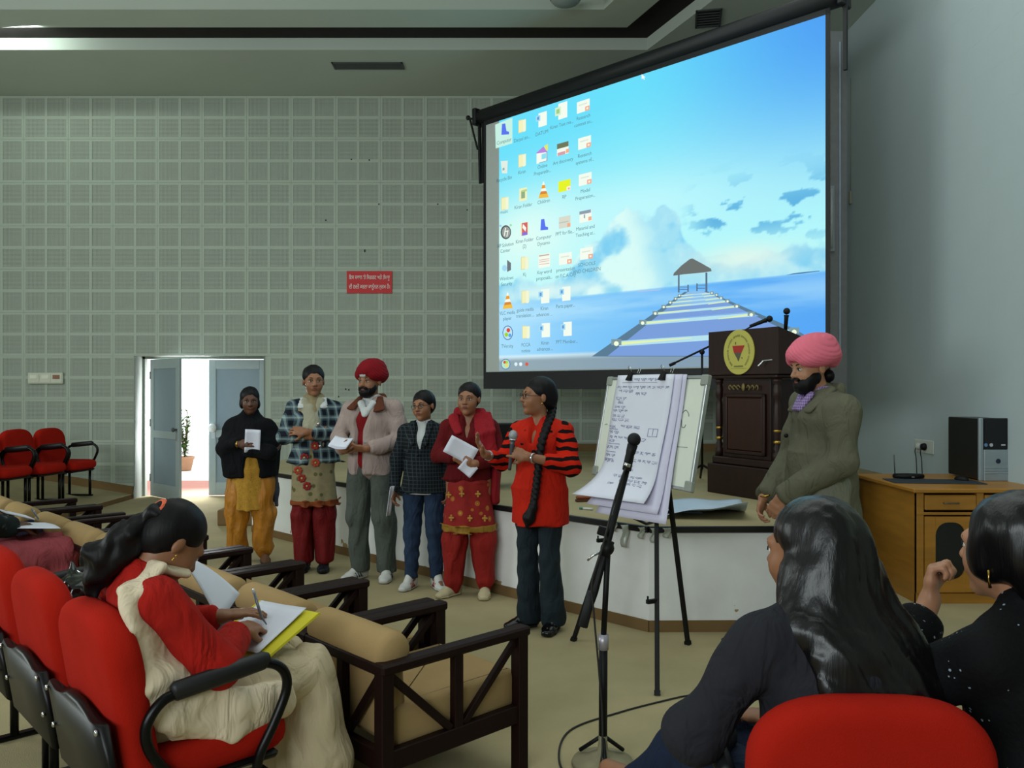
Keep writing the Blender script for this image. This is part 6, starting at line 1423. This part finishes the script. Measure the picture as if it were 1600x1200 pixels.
# ------------------------------------------------ 6 speaker in striped jumper
def stripes():
    t = NT('striped_sleeve_knit'); v = t.coord(); x, y, z = t.sep(v)
    w = t.math('ADD', t.math('MULTIPLY', z, 1.0), t.math('MULTIPLY', t.noise(v, 9, 2), .05))
    f = t.math('FRACT', t.math('DIVIDE', w, .052)); s_ = t.math('LESS_THAN', f, .42)
    g = t.math('GREATER_THAN', z, .96)
    t.bump(t.noise(v, 170, 2), .4, .004)
    return t.out(t.mix(t.math('MULTIPLY', s_, g), 'b9200e', '120b0c'), .95, spec=.12)
m_stripe = stripes()
p = Person('woman in a long orange-red jumper with black striped sleeves speaking into a hand microphone', .17, 5.15, -30, H=1.55, mat=S_MID,
           shL=(.158, .02, 1.268), shR=(-.158, .02, 1.268), elR=(-.235, -.06, 1.07), wrR=(-.245, -.27, 1.13), elL=(.25, -.06, 1.06), wrL=(.045, -.245, 1.125), kneeL=(.075, -.01, .47), kneeR=(-.075, -.02, .47), ankL=(.085, .03, .075), ankR=(-.085, .02, .075), toeL=(.11, -.10, .025), toeR=(-.16, -.08, .025))
hm = headM((-.005, -.015, 1.487), -42, -1, 0, 1.0)
p.body(hm, [hand_prims((-.245, -.27, 1.13), (-.25, -.45, .85), (.75, .2, .4), -1, (8, 14, 10), 10, thumb=(.6, .6, .4)),
            hand_prims((.045, -.245, 1.125), (-.88, -.25, .28), (.05, .85, -.25), 1, ((14, 25, 20), (35, 40, 30), (40, 45, 30), (45, 45, 30)), 5)], h=.006)
p.hair(hair_cap(hm, [L((0, .085, -.01), .06, .045, .07, k=.03)], part=True))
# braid over her left shoulder
bp = spline([(.05, .085, 1.44), (.075, .02, 1.38), (.085, -.055, 1.31), (.08, -.115, 1.22), (.072, -.140, 1.10), (.065, -.155, .98), (.055, -.165, .88), (.045, -.172, .80)], 6)
bb = []
for i, q in enumerate(bp[:-1]):
    t_ = i/len(bp); r = .027*(1-.25*t_)
    sd = .014 if i % 2 else -.014; bb.append(E((q.x+sd*.6, q.y, q.z), (q.x-sd*.4, q.y, q.z-.016), r*.86, r*.78, k=.008))
bb += [E(tuple(bp[-1]), (.02, -.175, .74), .026, .040, k=.02), E((.02, -.175, .74), (.005, -.175, .68), .034, .010, k=.02)]
p.hair(bb, .005, 'braid', disp=strands(8, .001, 220))
spectacles(p.root, hm, p.s)
p.ball('hair_tie', tuple(bp[-1]), (.027, .027, .012), m_blk)
p.cloth('jumper', m_orange, p.trunk(.028)+[E((0, .005, .685), (0, .01, .90), (.196, .155), (.182, .145), k=.03, cap=.014), E((0, .01, .90), (0, .01, 1.05), (.182, .145), (.152, .125), k=.03)]
        +[E((0, -.17, 1.22), (0, -.12, 1.42), (.012, .09), (.062, .11), k=.015, op=-1)], .008, folds(51, .006, 30, 40, 15))
p.cloth('sleeve', m_stripe, p.arm('L', (.066, .068, .048), .56), .008, folds(53, .006, 40, 40, 30))
p.cloth('sleeve', m_stripe, p.arm('R', (.063, .060, .046), .60), .008, folds(54, .006, 40, 40, 30))
mk_ = B()
for x, z, w in ((-.05, 1.27, .03), (-.10, 1.23, .035), (-.055, 1.19, .03), (-.115, 1.16, .03), (-.06, 1.13, .035), (.05, 1.13, .035), (.10, 1.27, .03), (.02, 1.145, .02)):
    dep = float(np.interp(z, [1.1, 1.2, 1.24, 1.275], [.124, .126, .106, .088])); yy = .014-dep*math.sqrt(max(.1, 1-(x/.17)**2))
    mk_.ball((x*p.s, (yy-.002)*p.s, z*p.s), (w*.9, .010, .011), n=8)
o = mk_.build('black_knit_marks', m_blkk, p.root, True); o['kind'] = 'stuff'
for q, sx in (('L', 1), ('R', -1)):
    p.cloth('jeans_leg', m_jean2, p.leg(q, ((.088, .100), (.062, .070), (.078, .090)), .03), .008, folds(57+sx, .005, 60, 60, 40), clips=[((0, 0, .035), (0, 0, -1))])
for q in 'LR': p.shoe(q, m_shoeb, m_rub, up=.05)
p.tube('watch', [v3((.085, -.235, 1.115))+v3((.004*math.cos(t), .029*math.cos(t), .029*math.sin(t))) for t in np.linspace(0, 6.28, 16, endpoint=False)], .006, m_bangle, closed=True)
for k in range(2): p.tube('bangle', [v3((-.243, -.235+.012*k, 1.118))+v3((.031*math.cos(t), .0, .031*math.sin(t))) for t in np.linspace(0, 6.28, 18, endpoint=False)], .002, m_bangle, closed=True)
p.ball('earring', tuple(v3(hm @ Vector((.082, .0, -.042)))), .006, m_gold)
g0 = Vector(at(p, (-.055, -.262, 1.155))); t = empty('microphone', tuple(g0), 0, 'grey-headed microphone held by the woman in the striped jumper', 'microphone')
dm = Vector((.10, -.03, .99)).normalized()
B().tube([-dm*.115, -dm*.10, dm*.04, dm*.07], [.009, .010, .013, .017], 12).build('handle', M('mic_grey', '53565c', .35, .6), t, True); B().ball(dm*.095, (.027, .027, .032), n=16).build('grille', M('mic_silver', '9a9ea2', .45, .5, bump=.6, bscale=300), t, True)
B().tube([dm*.066, dm*.074], .023, 14).build('ring', m_chr, t, True)

# ------------------------------------------------ 7 man in pink turban
p = Person('bearded man in a pink turban and olive-grey jacket standing in profile beside the lectern', 1.755, 4.78, -82, H=1.75, mat=S_WARM,
           shL=(.175, .03, 1.262), shR=(-.175, .01, 1.262), elL=(.235, .01, 1.00), wrL=(.07, -.24, .80), elR=(-.235, -.01, 1.00), wrR=(-.09, -.26, .78), kneeL=(.09, -.02, .47), kneeR=(-.09, -.02, .47), chest=(0, .03, 1.20), top=(0, .035, 1.30), neck=(0, .035, 1.33))
hm = headM((0, -.035, 1.472), 4, 10, 0, 1.03)
p.body(hm, [hand_prims((.07, -.24, .80), (-.3, -.35, -.85), (-.5, .5, 0), 1, (35, 40, 30)), hand_prims((-.09, -.26, .78), (.2, -.35, -.9), (.5, .5, 0), -1, (30, 40, 30))], man=1, wide=.015, h=.006)
turban(p, hm, M('pink_turban_cloth', 'd96c80', .9, 0, .2, .06, 6, .25, 220), big=1.17)
p.hair(xfp(hm, [L((0, -.055, -.080), .062, .052, .050, k=.03), L((0, -.025, -.045), .074, .066, .050, k=.03), L((0, -.068, -.012), .040, .060, .030, k=.02, op=-1), E((-.028, -.099, -.042), (.028, -.099, -.042), .009, k=.01), L((0, -.1, -.056), .018, .02, .006, k=.008, op=-1),
        L((0, .085, -.055), .045, .03, .035, k=.02)]), name='beard', disp=strands(7, .003, 220))
p.cloth('shirt_collar', plaid('purple_check_shirt', '7a5f9a', '3a2a5a', 'b9aacb', .016, .016, True), [E((0, .03, 1.29), (0, .03, 1.37), (.09, .080), (.068, .066), k=.02, cap=.012), E((-.045, -.06, 1.335), (-.02, -.11, 1.26), (.028, .016), k=.02), E((.045, -.06, 1.335), (.02, -.11, 1.26), (.028, .016), k=.02)], .007)
m_olive = cloth('olive_corduroy', '626150', .9, var=.15, bump=.35, bscale=160)
p.cloth('jacket', m_olive, p.trunk(.052)+[E((0, .02, .67), (0, .02, 1.03), (.205, .195), (.180, .160), k=.03, cap=.014)]+p.arm('L', (.080, .076, .060), .90)+p.arm('R', (.080, .076, .060), .90)
        +[E((0, -.24, 1.18), (0, -.16, 1.42), (.012, .12), (.075, .13), k=.02, op=-1)], .008, folds(63, .011, 28, 28, 18))
p.cloth('jacket_collar', m_olive, [E((-.09, .03, 1.36), (-.085, -.10, 1.25), (.034, .018), (.042, .014), k=.02), E((.09, .03, 1.36), (.085, -.10, 1.25), (.034, .018), (.042, .014), k=.02), E((-.08, .085, 1.355), (.08, .085, 1.355), (.04, .025), k=.03)], .007)
p.ball('button', (.02, -.185, 1.12), .012, m_blk)
for q, sx in (('L', 1), ('R', -1)): p.cloth('trouser_leg', cloth('grey_green_trousers', '77786a', .85), p.leg(q, ((.120, .125), (.095, .105), (.080, .095)), .03), .010, folds(67+sx, .008, 50, 50, 14), clips=[((0, 0, .05), (0, 0, -1))])
for q in 'LR': p.shoe(q, m_shoeb, m_rub, up=.06)
p.tube('watch', [v3((-.085, -.25, .80))+v3((.033*math.cos(t), .030*math.sin(t), .008*math.sin(t))) for t in np.linspace(0, 6.28, 16, endpoint=False)], .005, m_gold, closed=True)

# ------------------------------------------------ seated figures
def seat_pose(lean=.0, kx=.10, knee_z=.50, ky=-.46, **k):
    J = dict(pel=(0, .10, .52), waist=(0, .12-lean*.3, .66), chest=(0, .13-lean*.7, .84), top=(0, .13-lean, .955), neck=(0, .13-lean, .99), hipL=(.085, .08, .50), hipR=(-.085, .08, .50), kneeL=(kx, ky, knee_z), kneeR=(-kx, ky, knee_z),
             ankL=(kx, ky-.02, .085), ankR=(-kx, ky-.02, .085), toeL=(kx+.02, ky-.15, .025), toeR=(-kx-.02, ky-.15, .025), shL=(.158, .13-lean, .915), shR=(-.158, .13-lean, .915), elL=(.22, .02, .70), elR=(-.22, .02, .70), wrL=(.10, -.18, .66), wrR=(-.10, -.18, .66))
    J.update(k); return J
# 8 woman in red writing on her lap
J = seat_pose(.0, shL=(.158, .12, .885), shR=(-.155, .10, .885), chest=(0, .07, .78), top=(0, .095, .89), neck=(0, .09, .93), elR=(-.215, -.05, .66), wrR=(-.035, -.20, .70), elL=(.22, -.02, .70), wrL=(.09, -.20, .725), waist=(0, .045, .66), pel=(0, .05, .52), kneeL=(.10, -.42, .515), kneeR=(-.10, -.43, .515))
p = Person('seated woman in a red top and long cream scarf writing on her lap', CA[0]-.0, CA[1], math.degrees(rzA), H=1.6, mat=S_MID, **J)
hm = headM((-.02, .01, 1.015), 2, 44, 0, .98)
p.body(hm, [hand_prims((-.035, -.20, .70), (.35, -.85, .0), (.25, .1, -.9), -1, ((35, 55, 35), (45, 60, 35), (50, 60, 35), (55, 60, 35)), 2, thumb=(.35, .75, .6)), hand_prims((.09, -.20, .725), (-.25, -.9, .05), (0, -.1, -1), 1, (10, 15, 12), 8)], h=.006)
hp = hair_cap(hm)
p.hair(hp, .006)
tail = [E(hm @ Vector((0, .10, .04)), (.01, .125, 1.045), .034, .050, k=.02), E((.01, .125, 1.045), (.045, .18, .975), .050, .062, k=.03), E((.045, .18, .985), (.075, .21, .895), .060, .030, k=.03)]
p.hair(tail, .006, 'ponytail', disp=lambda X, Y, Z: folds(71, .010, 70, 70, 60)(X, Y, Z)+strands(9, .004, 200)(X, Y, Z))
Mr = Matrix.Scale(p.s, 4) @ hm @ Matrix.Translation((0, .108, .050)) @ Matrix.Rotation(math.pi/2, 4, 'X')
b = B().tube([(.028*math.cos(t), .028*math.sin(t), 0) for t in np.linspace(0, 6.28, 16, endpoint=False)], .012, 8, closed=True); bmesh.ops.transform(b.bm, matrix=Mr, verts=b.bm.verts)
b.build('hair_band', cloth('coral_band', 'd9674a', .85), p.root, True)
for dz in (-.034, -.045, -.05): p.ball('earring', tuple(v3(hm @ Vector((-.086, -.0, dz)))), .004, m_gold)
m_red8 = cloth('red_knit_top', 'a51a12', .92, bump=.4, bscale=150)
p.cloth('knit_top', m_red8, p.trunk(.024)+[E((0, .03, .52), (0, .04, .66), (.18, .135), (.155, .12), k=.03, cap=.014), E((0, .09, .92), (0, .07, .955), (.075, .07), (.066, .062), k=.02, cap=.01)]+p.arm('L', (.064, .066, .048), .86)+p.arm('R', (.066, .068, .050), .86), .008, folds(73, .006, 35, 35, 30))
m_crm = cloth('cream_cotton', 'c8b799', .85, var=.12, scale=5, bump=.2)
p.cloth('kameez', m_crm, [E((-.07, .08, .52), (-.10, -.40, .535), (.115, .095), (.105, .080), k=.04, cap=.06), E((.07, .08, .52), (.10, -.40, .535), (.115, .095), (.105, .080), k=.04, cap=.06), E((0, .0, .52), (0, -.38, .52), (.12, .075), (.14, .070), k=.04, cap=.05), E((0, .10, .50), (0, .12, .60), (.18, .15), (.16, .13), k=.03)], .009, folds(75, .008, 30, 30, 30))
for q, sx in (('L', 1), ('R', -1)): p.cloth('salwar_leg', m_crm, [E((sx*.10, -.42, .52), (sx*.11, -.44, .25), (.10, .10), (.115, .115), k=.03), E((sx*.11, -.44, .25), (sx*.11, -.44, .08), (.115, .115), (.06, .06), k=.03)], .009, folds(77+sx, .012, 60, 60, 12))
m_dupc = cloth('cream_dupatta', 'dccbb0', .8, var=.10, scale=4, bump=.15)
tail2 = [E((-.070, -.01, .925), (-.085, .08, .962), (.035, .016), (.050, .018), u=(1, 0, 0), k=.02), E((-.085, .08, .962), (-.105, .16, .905), (.055, .020), (.070, .024), k=.025), E((-.105, .16, .905), (-.155, .150, .80), (.070, .024), (.075, .026), u=(.8, -.6, 0), k=.03), E((-.155, .150, .80), (-.195, .10, .66), (.075, .026), (.085, .030), u=(.4, -.9, 0), k=.03),
         E((-.195, .10, .66), (-.215, .06, .56), (.085, .030), (.085, .03), u=(.1, -1, 0), k=.04), E((-.215, .06, .56), (-.225, -.10, .51), (.085, .03), (.075, .03), u=(0, 0, 1), k=.04), E((-.225, -.10, .51), (-.20, -.28, .50), (.075, .03), (.06, .03), u=(0, 0, 1), k=.04),
         E((.11, .06, .955), (.155, .14, .925), (.02, .03), (.02, .03), u=(0, 0, 1), k=.02), E((.155, .14, .925), (.185, .17, .85), (.02, .03), (.02, .03), k=.02)]
p.cloth('dupatta', m_dupc, tail2, .008, folds(79, .006, 50, 30, 40))
for q in 'LR': p.shoe(q, cloth('tan_sandal', '6a4a34', .7), m_rub)
Wp = lambda q: Vector(at(p, q))
t = empty('folder', at(p, (.06, -.32, .665)), math.degrees(0)+rzA, 'yellow folder on the lap of the woman in red', 'folder'); t.rotation_euler = (-.45, .04, rzA+.12)
B().box(-.19, .17, -.13, .13, -.004, 0, .002).build('back_cover', M('yellow_card', 'cfc42c', .6, var=.04), t); B().box(-.19, -.188, -.13, .13, -.004, .004).build('spine', M('yellow_card', 'cfc42c', .6, var=.04), t)
t2 = empty('paper', at(p, (.055, -.315, .678)), 0, 'white writing paper lying on the yellow folder', 'paper'); t2.rotation_euler = (-.45, .04, rzA+.20)
B().sheet(lambda u, v: Vector(((u-.5)*.24-.01, (v-.5)*.23, .002+.012*abs(u-.5)*max(0, .4-v))), 10, 8, .0015).build('sheet', M('white_paper', 'd7d9e6', .7, var=.04), t2, True)
c3 = [wp(289, 880, 2.82), wp(342, 974, 2.80), wp(306, 876, 2.96), wp(374, 928, 2.96)]
t3 = empty('paper', tuple(c3[0]), 0, 'large loose white sheet raised in the left hand of the writing woman', 'paper')
B().sheet(lambda u, v: (c3[0]*(1-u)+c3[1]*u)*(1-v)+(c3[2]*(1-u)+c3[3]*u)*v-c3[0]+Vector((0, .015*math.sin(3*v), .01*math.sin(3*u))), 8, 8, .0015).build('sheet', M('white_paper', 'd7d9e6', .7, var=.04), t3, True)
t4 = empty('pen', at(p, (-.005, -.315, .695)), 0, 'grey ballpoint pen in the hand of the writing woman', 'pen')
B().tube([(0, 0, 0), (-.015, -.01, .03), (-.035, -.02, .11)], [.002, .005, .005], 8).build('barrel', M('pen_grey', '6f757c', .3, .4), t4, True); B().tube([(-.035, -.02, .11), (-.039, -.022, .125)], .0055, 8).build('cap', M('pen_clear', 'b9c0c6', .2), t4, True)

# 9 long-haired woman in front
def hair_fall(P_, pts, disp): return P_.hair(pts, .007, 'hair', disp=disp, mat=M_LONG)
M_LONG = hairmat('long_black_hair', '070608', .33, (110, 110, 4), .22, .4)
J = seat_pose(.06, kneeL=(.07, -.36, .48), kneeR=(-.08, -.40, .48), elL=(.27, -.04, .70), wrL=(.05, -.24, .58), elR=(-.24, .0, .72), wrR=(-.08, -.2, .62), ankL=(.17, -.42, .40), toeL=(.21, -.54, .40))
p = Person('woman with very long loose black hair in a dark grey jacket, seen from behind', .685, 1.97, 203, H=1.62, mat=S_MID, **J)
hm = headM((-.01, .02, 1.095), 14, 4, 0, 1.0)
p.body(hm, [hand_prims((.05, -.24, .58), (-.3, -.8, -.1), (0, -.1, -1), 1), hand_prims((-.08, -.2, .62), (.2, -.8, -.1), (0, -.1, -1), -1)], h=.007)
m_dkj = cloth('dark_grey_jersey', '24242b', .85, var=.15, bump=.2)
p.cloth('jacket', m_dkj, p.trunk(.040)+[E((0, .10, .48), (0, .12, .66), (.20, .15), (.165, .13), k=.03)]+p.arm('L', (.066, .066, .052), .9)+p.arm('R', (.066, .064, .052), .9)+[E((0, .06, .98), (0, .06, 1.02), (.085, .08), (.075, .07), k=.02)], .008, folds(83, .010, 26, 26, 22))
for q, sx in (('L', 1), ('R', -1)):
    p.cloth('jeans_leg', cloth('navy_denim', '18233a', .85, var=.3, scale=9), p.leg(q, ((.115, .115), (.085, .085), (.062, .062)), .03), .009, folds(85+sx, .006, 50, 50, 50))
p.shoe('R', m_shoeb, m_rub)
hv = hair_cap(hm, [], low=True, vol=.004)+[L(tuple(v3(hm @ Vector((0, .06, -.02)))), .094, .080, .10, k=.03), E(tuple(v3(hm @ Vector((0, .085, -.05)))), (-.02, .175, .91), (.110, .055), (.155, .050), k=.04),
     E((-.02, .175, .91), (-.05, .215, .80), (.155, .050), (.185, .048), k=.04, cap=.05), E((-.06, .215, .83), (-.16, .205, .79), (.07, .045), (.07, .035), k=.04),
     E(tuple(v3(hm @ Vector((.08, .02, -.03)))), (.12, .10, .95), (.030, .05), (.035, .04), k=.03), E((.12, .10, .95), (.19, .10, .905), .03, .010, k=.03)]
def lf(X, Y, Z):
    g = wav(91, 95, 60, 9, 5); g2 = wav(92, 240, 200, 16, 4); return .0075*g(X+.03*np.sin(Z*11), Y, Z)+.0028*g2(X+.03*np.sin(Z*11), Y, Z)+.016*wav(93, 60, 40, 40, 3)(X, Y, Z)*np.clip((.86-Z)/.08, 0, 1)
hair_fall(p, hv, lf)
# 10 woman in black cardigan, hand at chin
J = seat_pose(.06, elL=(.21, -.12, .80), wrL=(.03, -.16, .975), elR=(-.22, .02, .70), wrR=(-.05, -.18, .62))
p = Person('woman in a black sequinned cardigan resting her chin on her hand at the right edge', 1.135, 1.93, 208, H=1.6, mat=S_WARM, **J)
hm = headM((.0, .02, 1.125), 2, 2, 0, 1.0)
p.body(hm, [hand_prims((.03, -.16, .975), (-.15, -.02, .95), (-.5, .8, .1), 1, ((60, 75, 50), (62, 78, 50), (65, 78, 50), (68, 78, 50)), 2, thumb=(.3, .8, .5)), hand_prims((-.05, -.18, .62), (.2, -.8, -.1), (0, -.1, -1), -1)], h=.006)
p.hair(hair_cap(hm, [L((0, .075, -.02), .088, .070, .088, k=.03), L((-.0, .09, -.075), .070, .055, .05, k=.03), L((.062, -.01, -.01), .024, .055, .06, k=.02)], low=True, vol=.008), .006, mat=M_LONG, disp=lambda X, Y, Z: strands(4, .003, 160)(X, Y, Z)+.004*wav(6, 60, 60, 20)(X, Y, Z))
p.tube('ear_chain', [tuple(v3(hm @ Vector((.086, .0, -.036)))), tuple(v3(hm @ Vector((.088, .0, -.055)))), tuple(v3(hm @ Vector((.086, .002, -.075))))], [.003, .0015, .004], m_gold)
def sequin():
    t = NT('black_sequin_knit'); v = t.coord()
    vo = t.node('ShaderNodeTexVoronoi'); vo.inputs['Scale'].default_value = 62; t.link(v, vo.inputs['Vector'])
    d = t.math('LESS_THAN', vo.outputs['Distance'], .20); g = t.math('GREATER_THAN', t.noise(t.coord((1, 1, 2.2)), 7.5, 2), .54)
    m = t.math('MULTIPLY', d, g); col = t.mix(m, '0b0b0e', '8c98a4'); t.bump(t.noise(v, 90, 2), .4, .006)
    return t.out(col, .8, spec=.15)
p.cloth('cardigan', sequin(), p.trunk(.042)+[E((0, .10, .48), (0, .12, .66), (.20, .15), (.165, .13), k=.03)]+p.arm('L', (.070, .068, .055), .74)+p.arm('R', (.070, .068, .055), .9)+[E((0, .07, .97), (0, .06, 1.0), (.085, .08), (.072, .07), k=.02)], .008, folds(95, .008, 30, 30, 22))
for q, sx in (('L', 1), ('R', -1)): p.cloth('trouser_leg', cloth('black_trousers', '131318', .85), p.leg(q, ((.115, .115), (.085, .085), (.07, .07)), .03), .010, folds(97+sx, .006, 50, 50, 40))
for q in 'LR': p.shoe(q, m_shoeb, m_rub)
# 11 and 12, seated at the left edge
J = seat_pose(.03, elR=(-.21, .0, .74), wrR=(-.02, -.25, .665), elL=(.20, .0, .74), wrL=(.10, -.24, .67))
p = Person('seated person at the left edge in a dark patterned sleeve and rose trousers', -3.12, 4.78, math.degrees(rzA), H=1.6, mat=S_DARK, **J)
hm = headM((0, .03, 1.12), 0, 20)
p.body(hm, [hand_prims((-.02, -.25, .665), (.35, -.85, .0), (.25, .1, -.9), -1, ((30, 50, 35), (40, 55, 35), (50, 60, 35), (55, 60, 35)), 2), hand_prims((.10, -.24, .67), (-.2, -.9, 0), (0, -.1, -1), 1)], h=.008)
p.hair(hair_cap(hm, [L((0, .1, 0), .05, .04, .05)]), .008)
m_camo = motif('dark_leaf_print', '16201f', '2f3f3e', '6f7f86', .1, 22)
p.cloth('shirt', m_camo, p.trunk(.03)+p.arm('L', (.07, .07, .055), .8)+p.arm('R', (.072, .075, .06), .8), .010, folds(101, .008, 30, 30, 30))
for q, sx in (('L', 1), ('R', -1)): p.cloth('trouser_leg', cloth('rose_cloth', '8e3f45', .85), p.leg(q, ((.115, .115), (.095, .095), (.07, .07)), .03), .010, folds(103+sx, .008, 50, 50, 30))
for q in 'LR': p.shoe(q, m_shoeb, m_rub)
t = empty('paper', at(p, (.05, -.33, .665)), 0, 'white paper under the hand of the person in the dark patterned sleeve', 'paper'); t.rotation_euler = (.12, 0, rzA)
B().sheet(lambda u, v: Vector(((u-.5)*.34, (v-.5)*.24, .006*math.sin(4*u))), 6, 6, .002).build('sheet', M('white_paper', 'd7d9e6', .7, var=.04), t, True)
t = empty('pen', at(p, (.01, -.36, .70)), 0, 'small pen in the brown hand at the left edge', 'pen'); B().tube([(0, 0, 0), (-.03, -.02, .07)], .005, 8).build('barrel', M('pen_grey', '6f757c', .3, .4), t, True)
J = seat_pose(.03, elR=(-.21, .0, .74), wrR=(-.04, -.20, .67), elL=(.20, .0, .74), wrL=(.10, -.24, .67))
p = Person('seated person at the left edge in a cream sleeve and navy trousers', -3.53, 5.24, math.degrees(rzA), H=1.6, mat=S_MID, **J)
hm = headM((0, .03, 1.12), 0, 20)
p.body(hm, [hand_prims((-.04, -.20, .67), (.35, -.85, .0), (.25, .1, -.9), -1), hand_prims((.10, -.24, .67), (-.2, -.9, 0), (0, -.1, -1), 1)], h=.008)
p.hair(hair_cap(hm, [L((0, .1, 0), .05, .04, .05)]), .008)
p.cloth('shirt', cloth('cream_shirt', 'b5b3a0', .85), p.trunk(.03)+p.arm('L', (.07, .07, .055), .9)+p.arm('R', (.075, .08, .06), .9), .010, folds(107, .008, 30, 30, 30))
for q, sx in (('L', 1), ('R', -1)): p.cloth('trouser_leg', cloth('navy_cloth', '1a1d35', .85), p.leg(q, ((.115, .115), (.095, .095), (.07, .07)), .03), .010, folds(109+sx, .008, 50, 50, 30))
for q in 'LR': p.shoe(q, m_shoeb, m_rub)
t = empty('notepad', at(p, (.02, -.36, .655)), 0, 'white notepad edge-on over the navy knees at the left edge', 'notepad'); t.rotation_euler = (.35, 0, rzA)
B().box(-.12, .12, -.09, .09, 0, .008, .002).build('pages', M('white_paper', 'd7d9e6', .7, var=.04), t)
print('sdf triangles', TRI_COUNT[0])
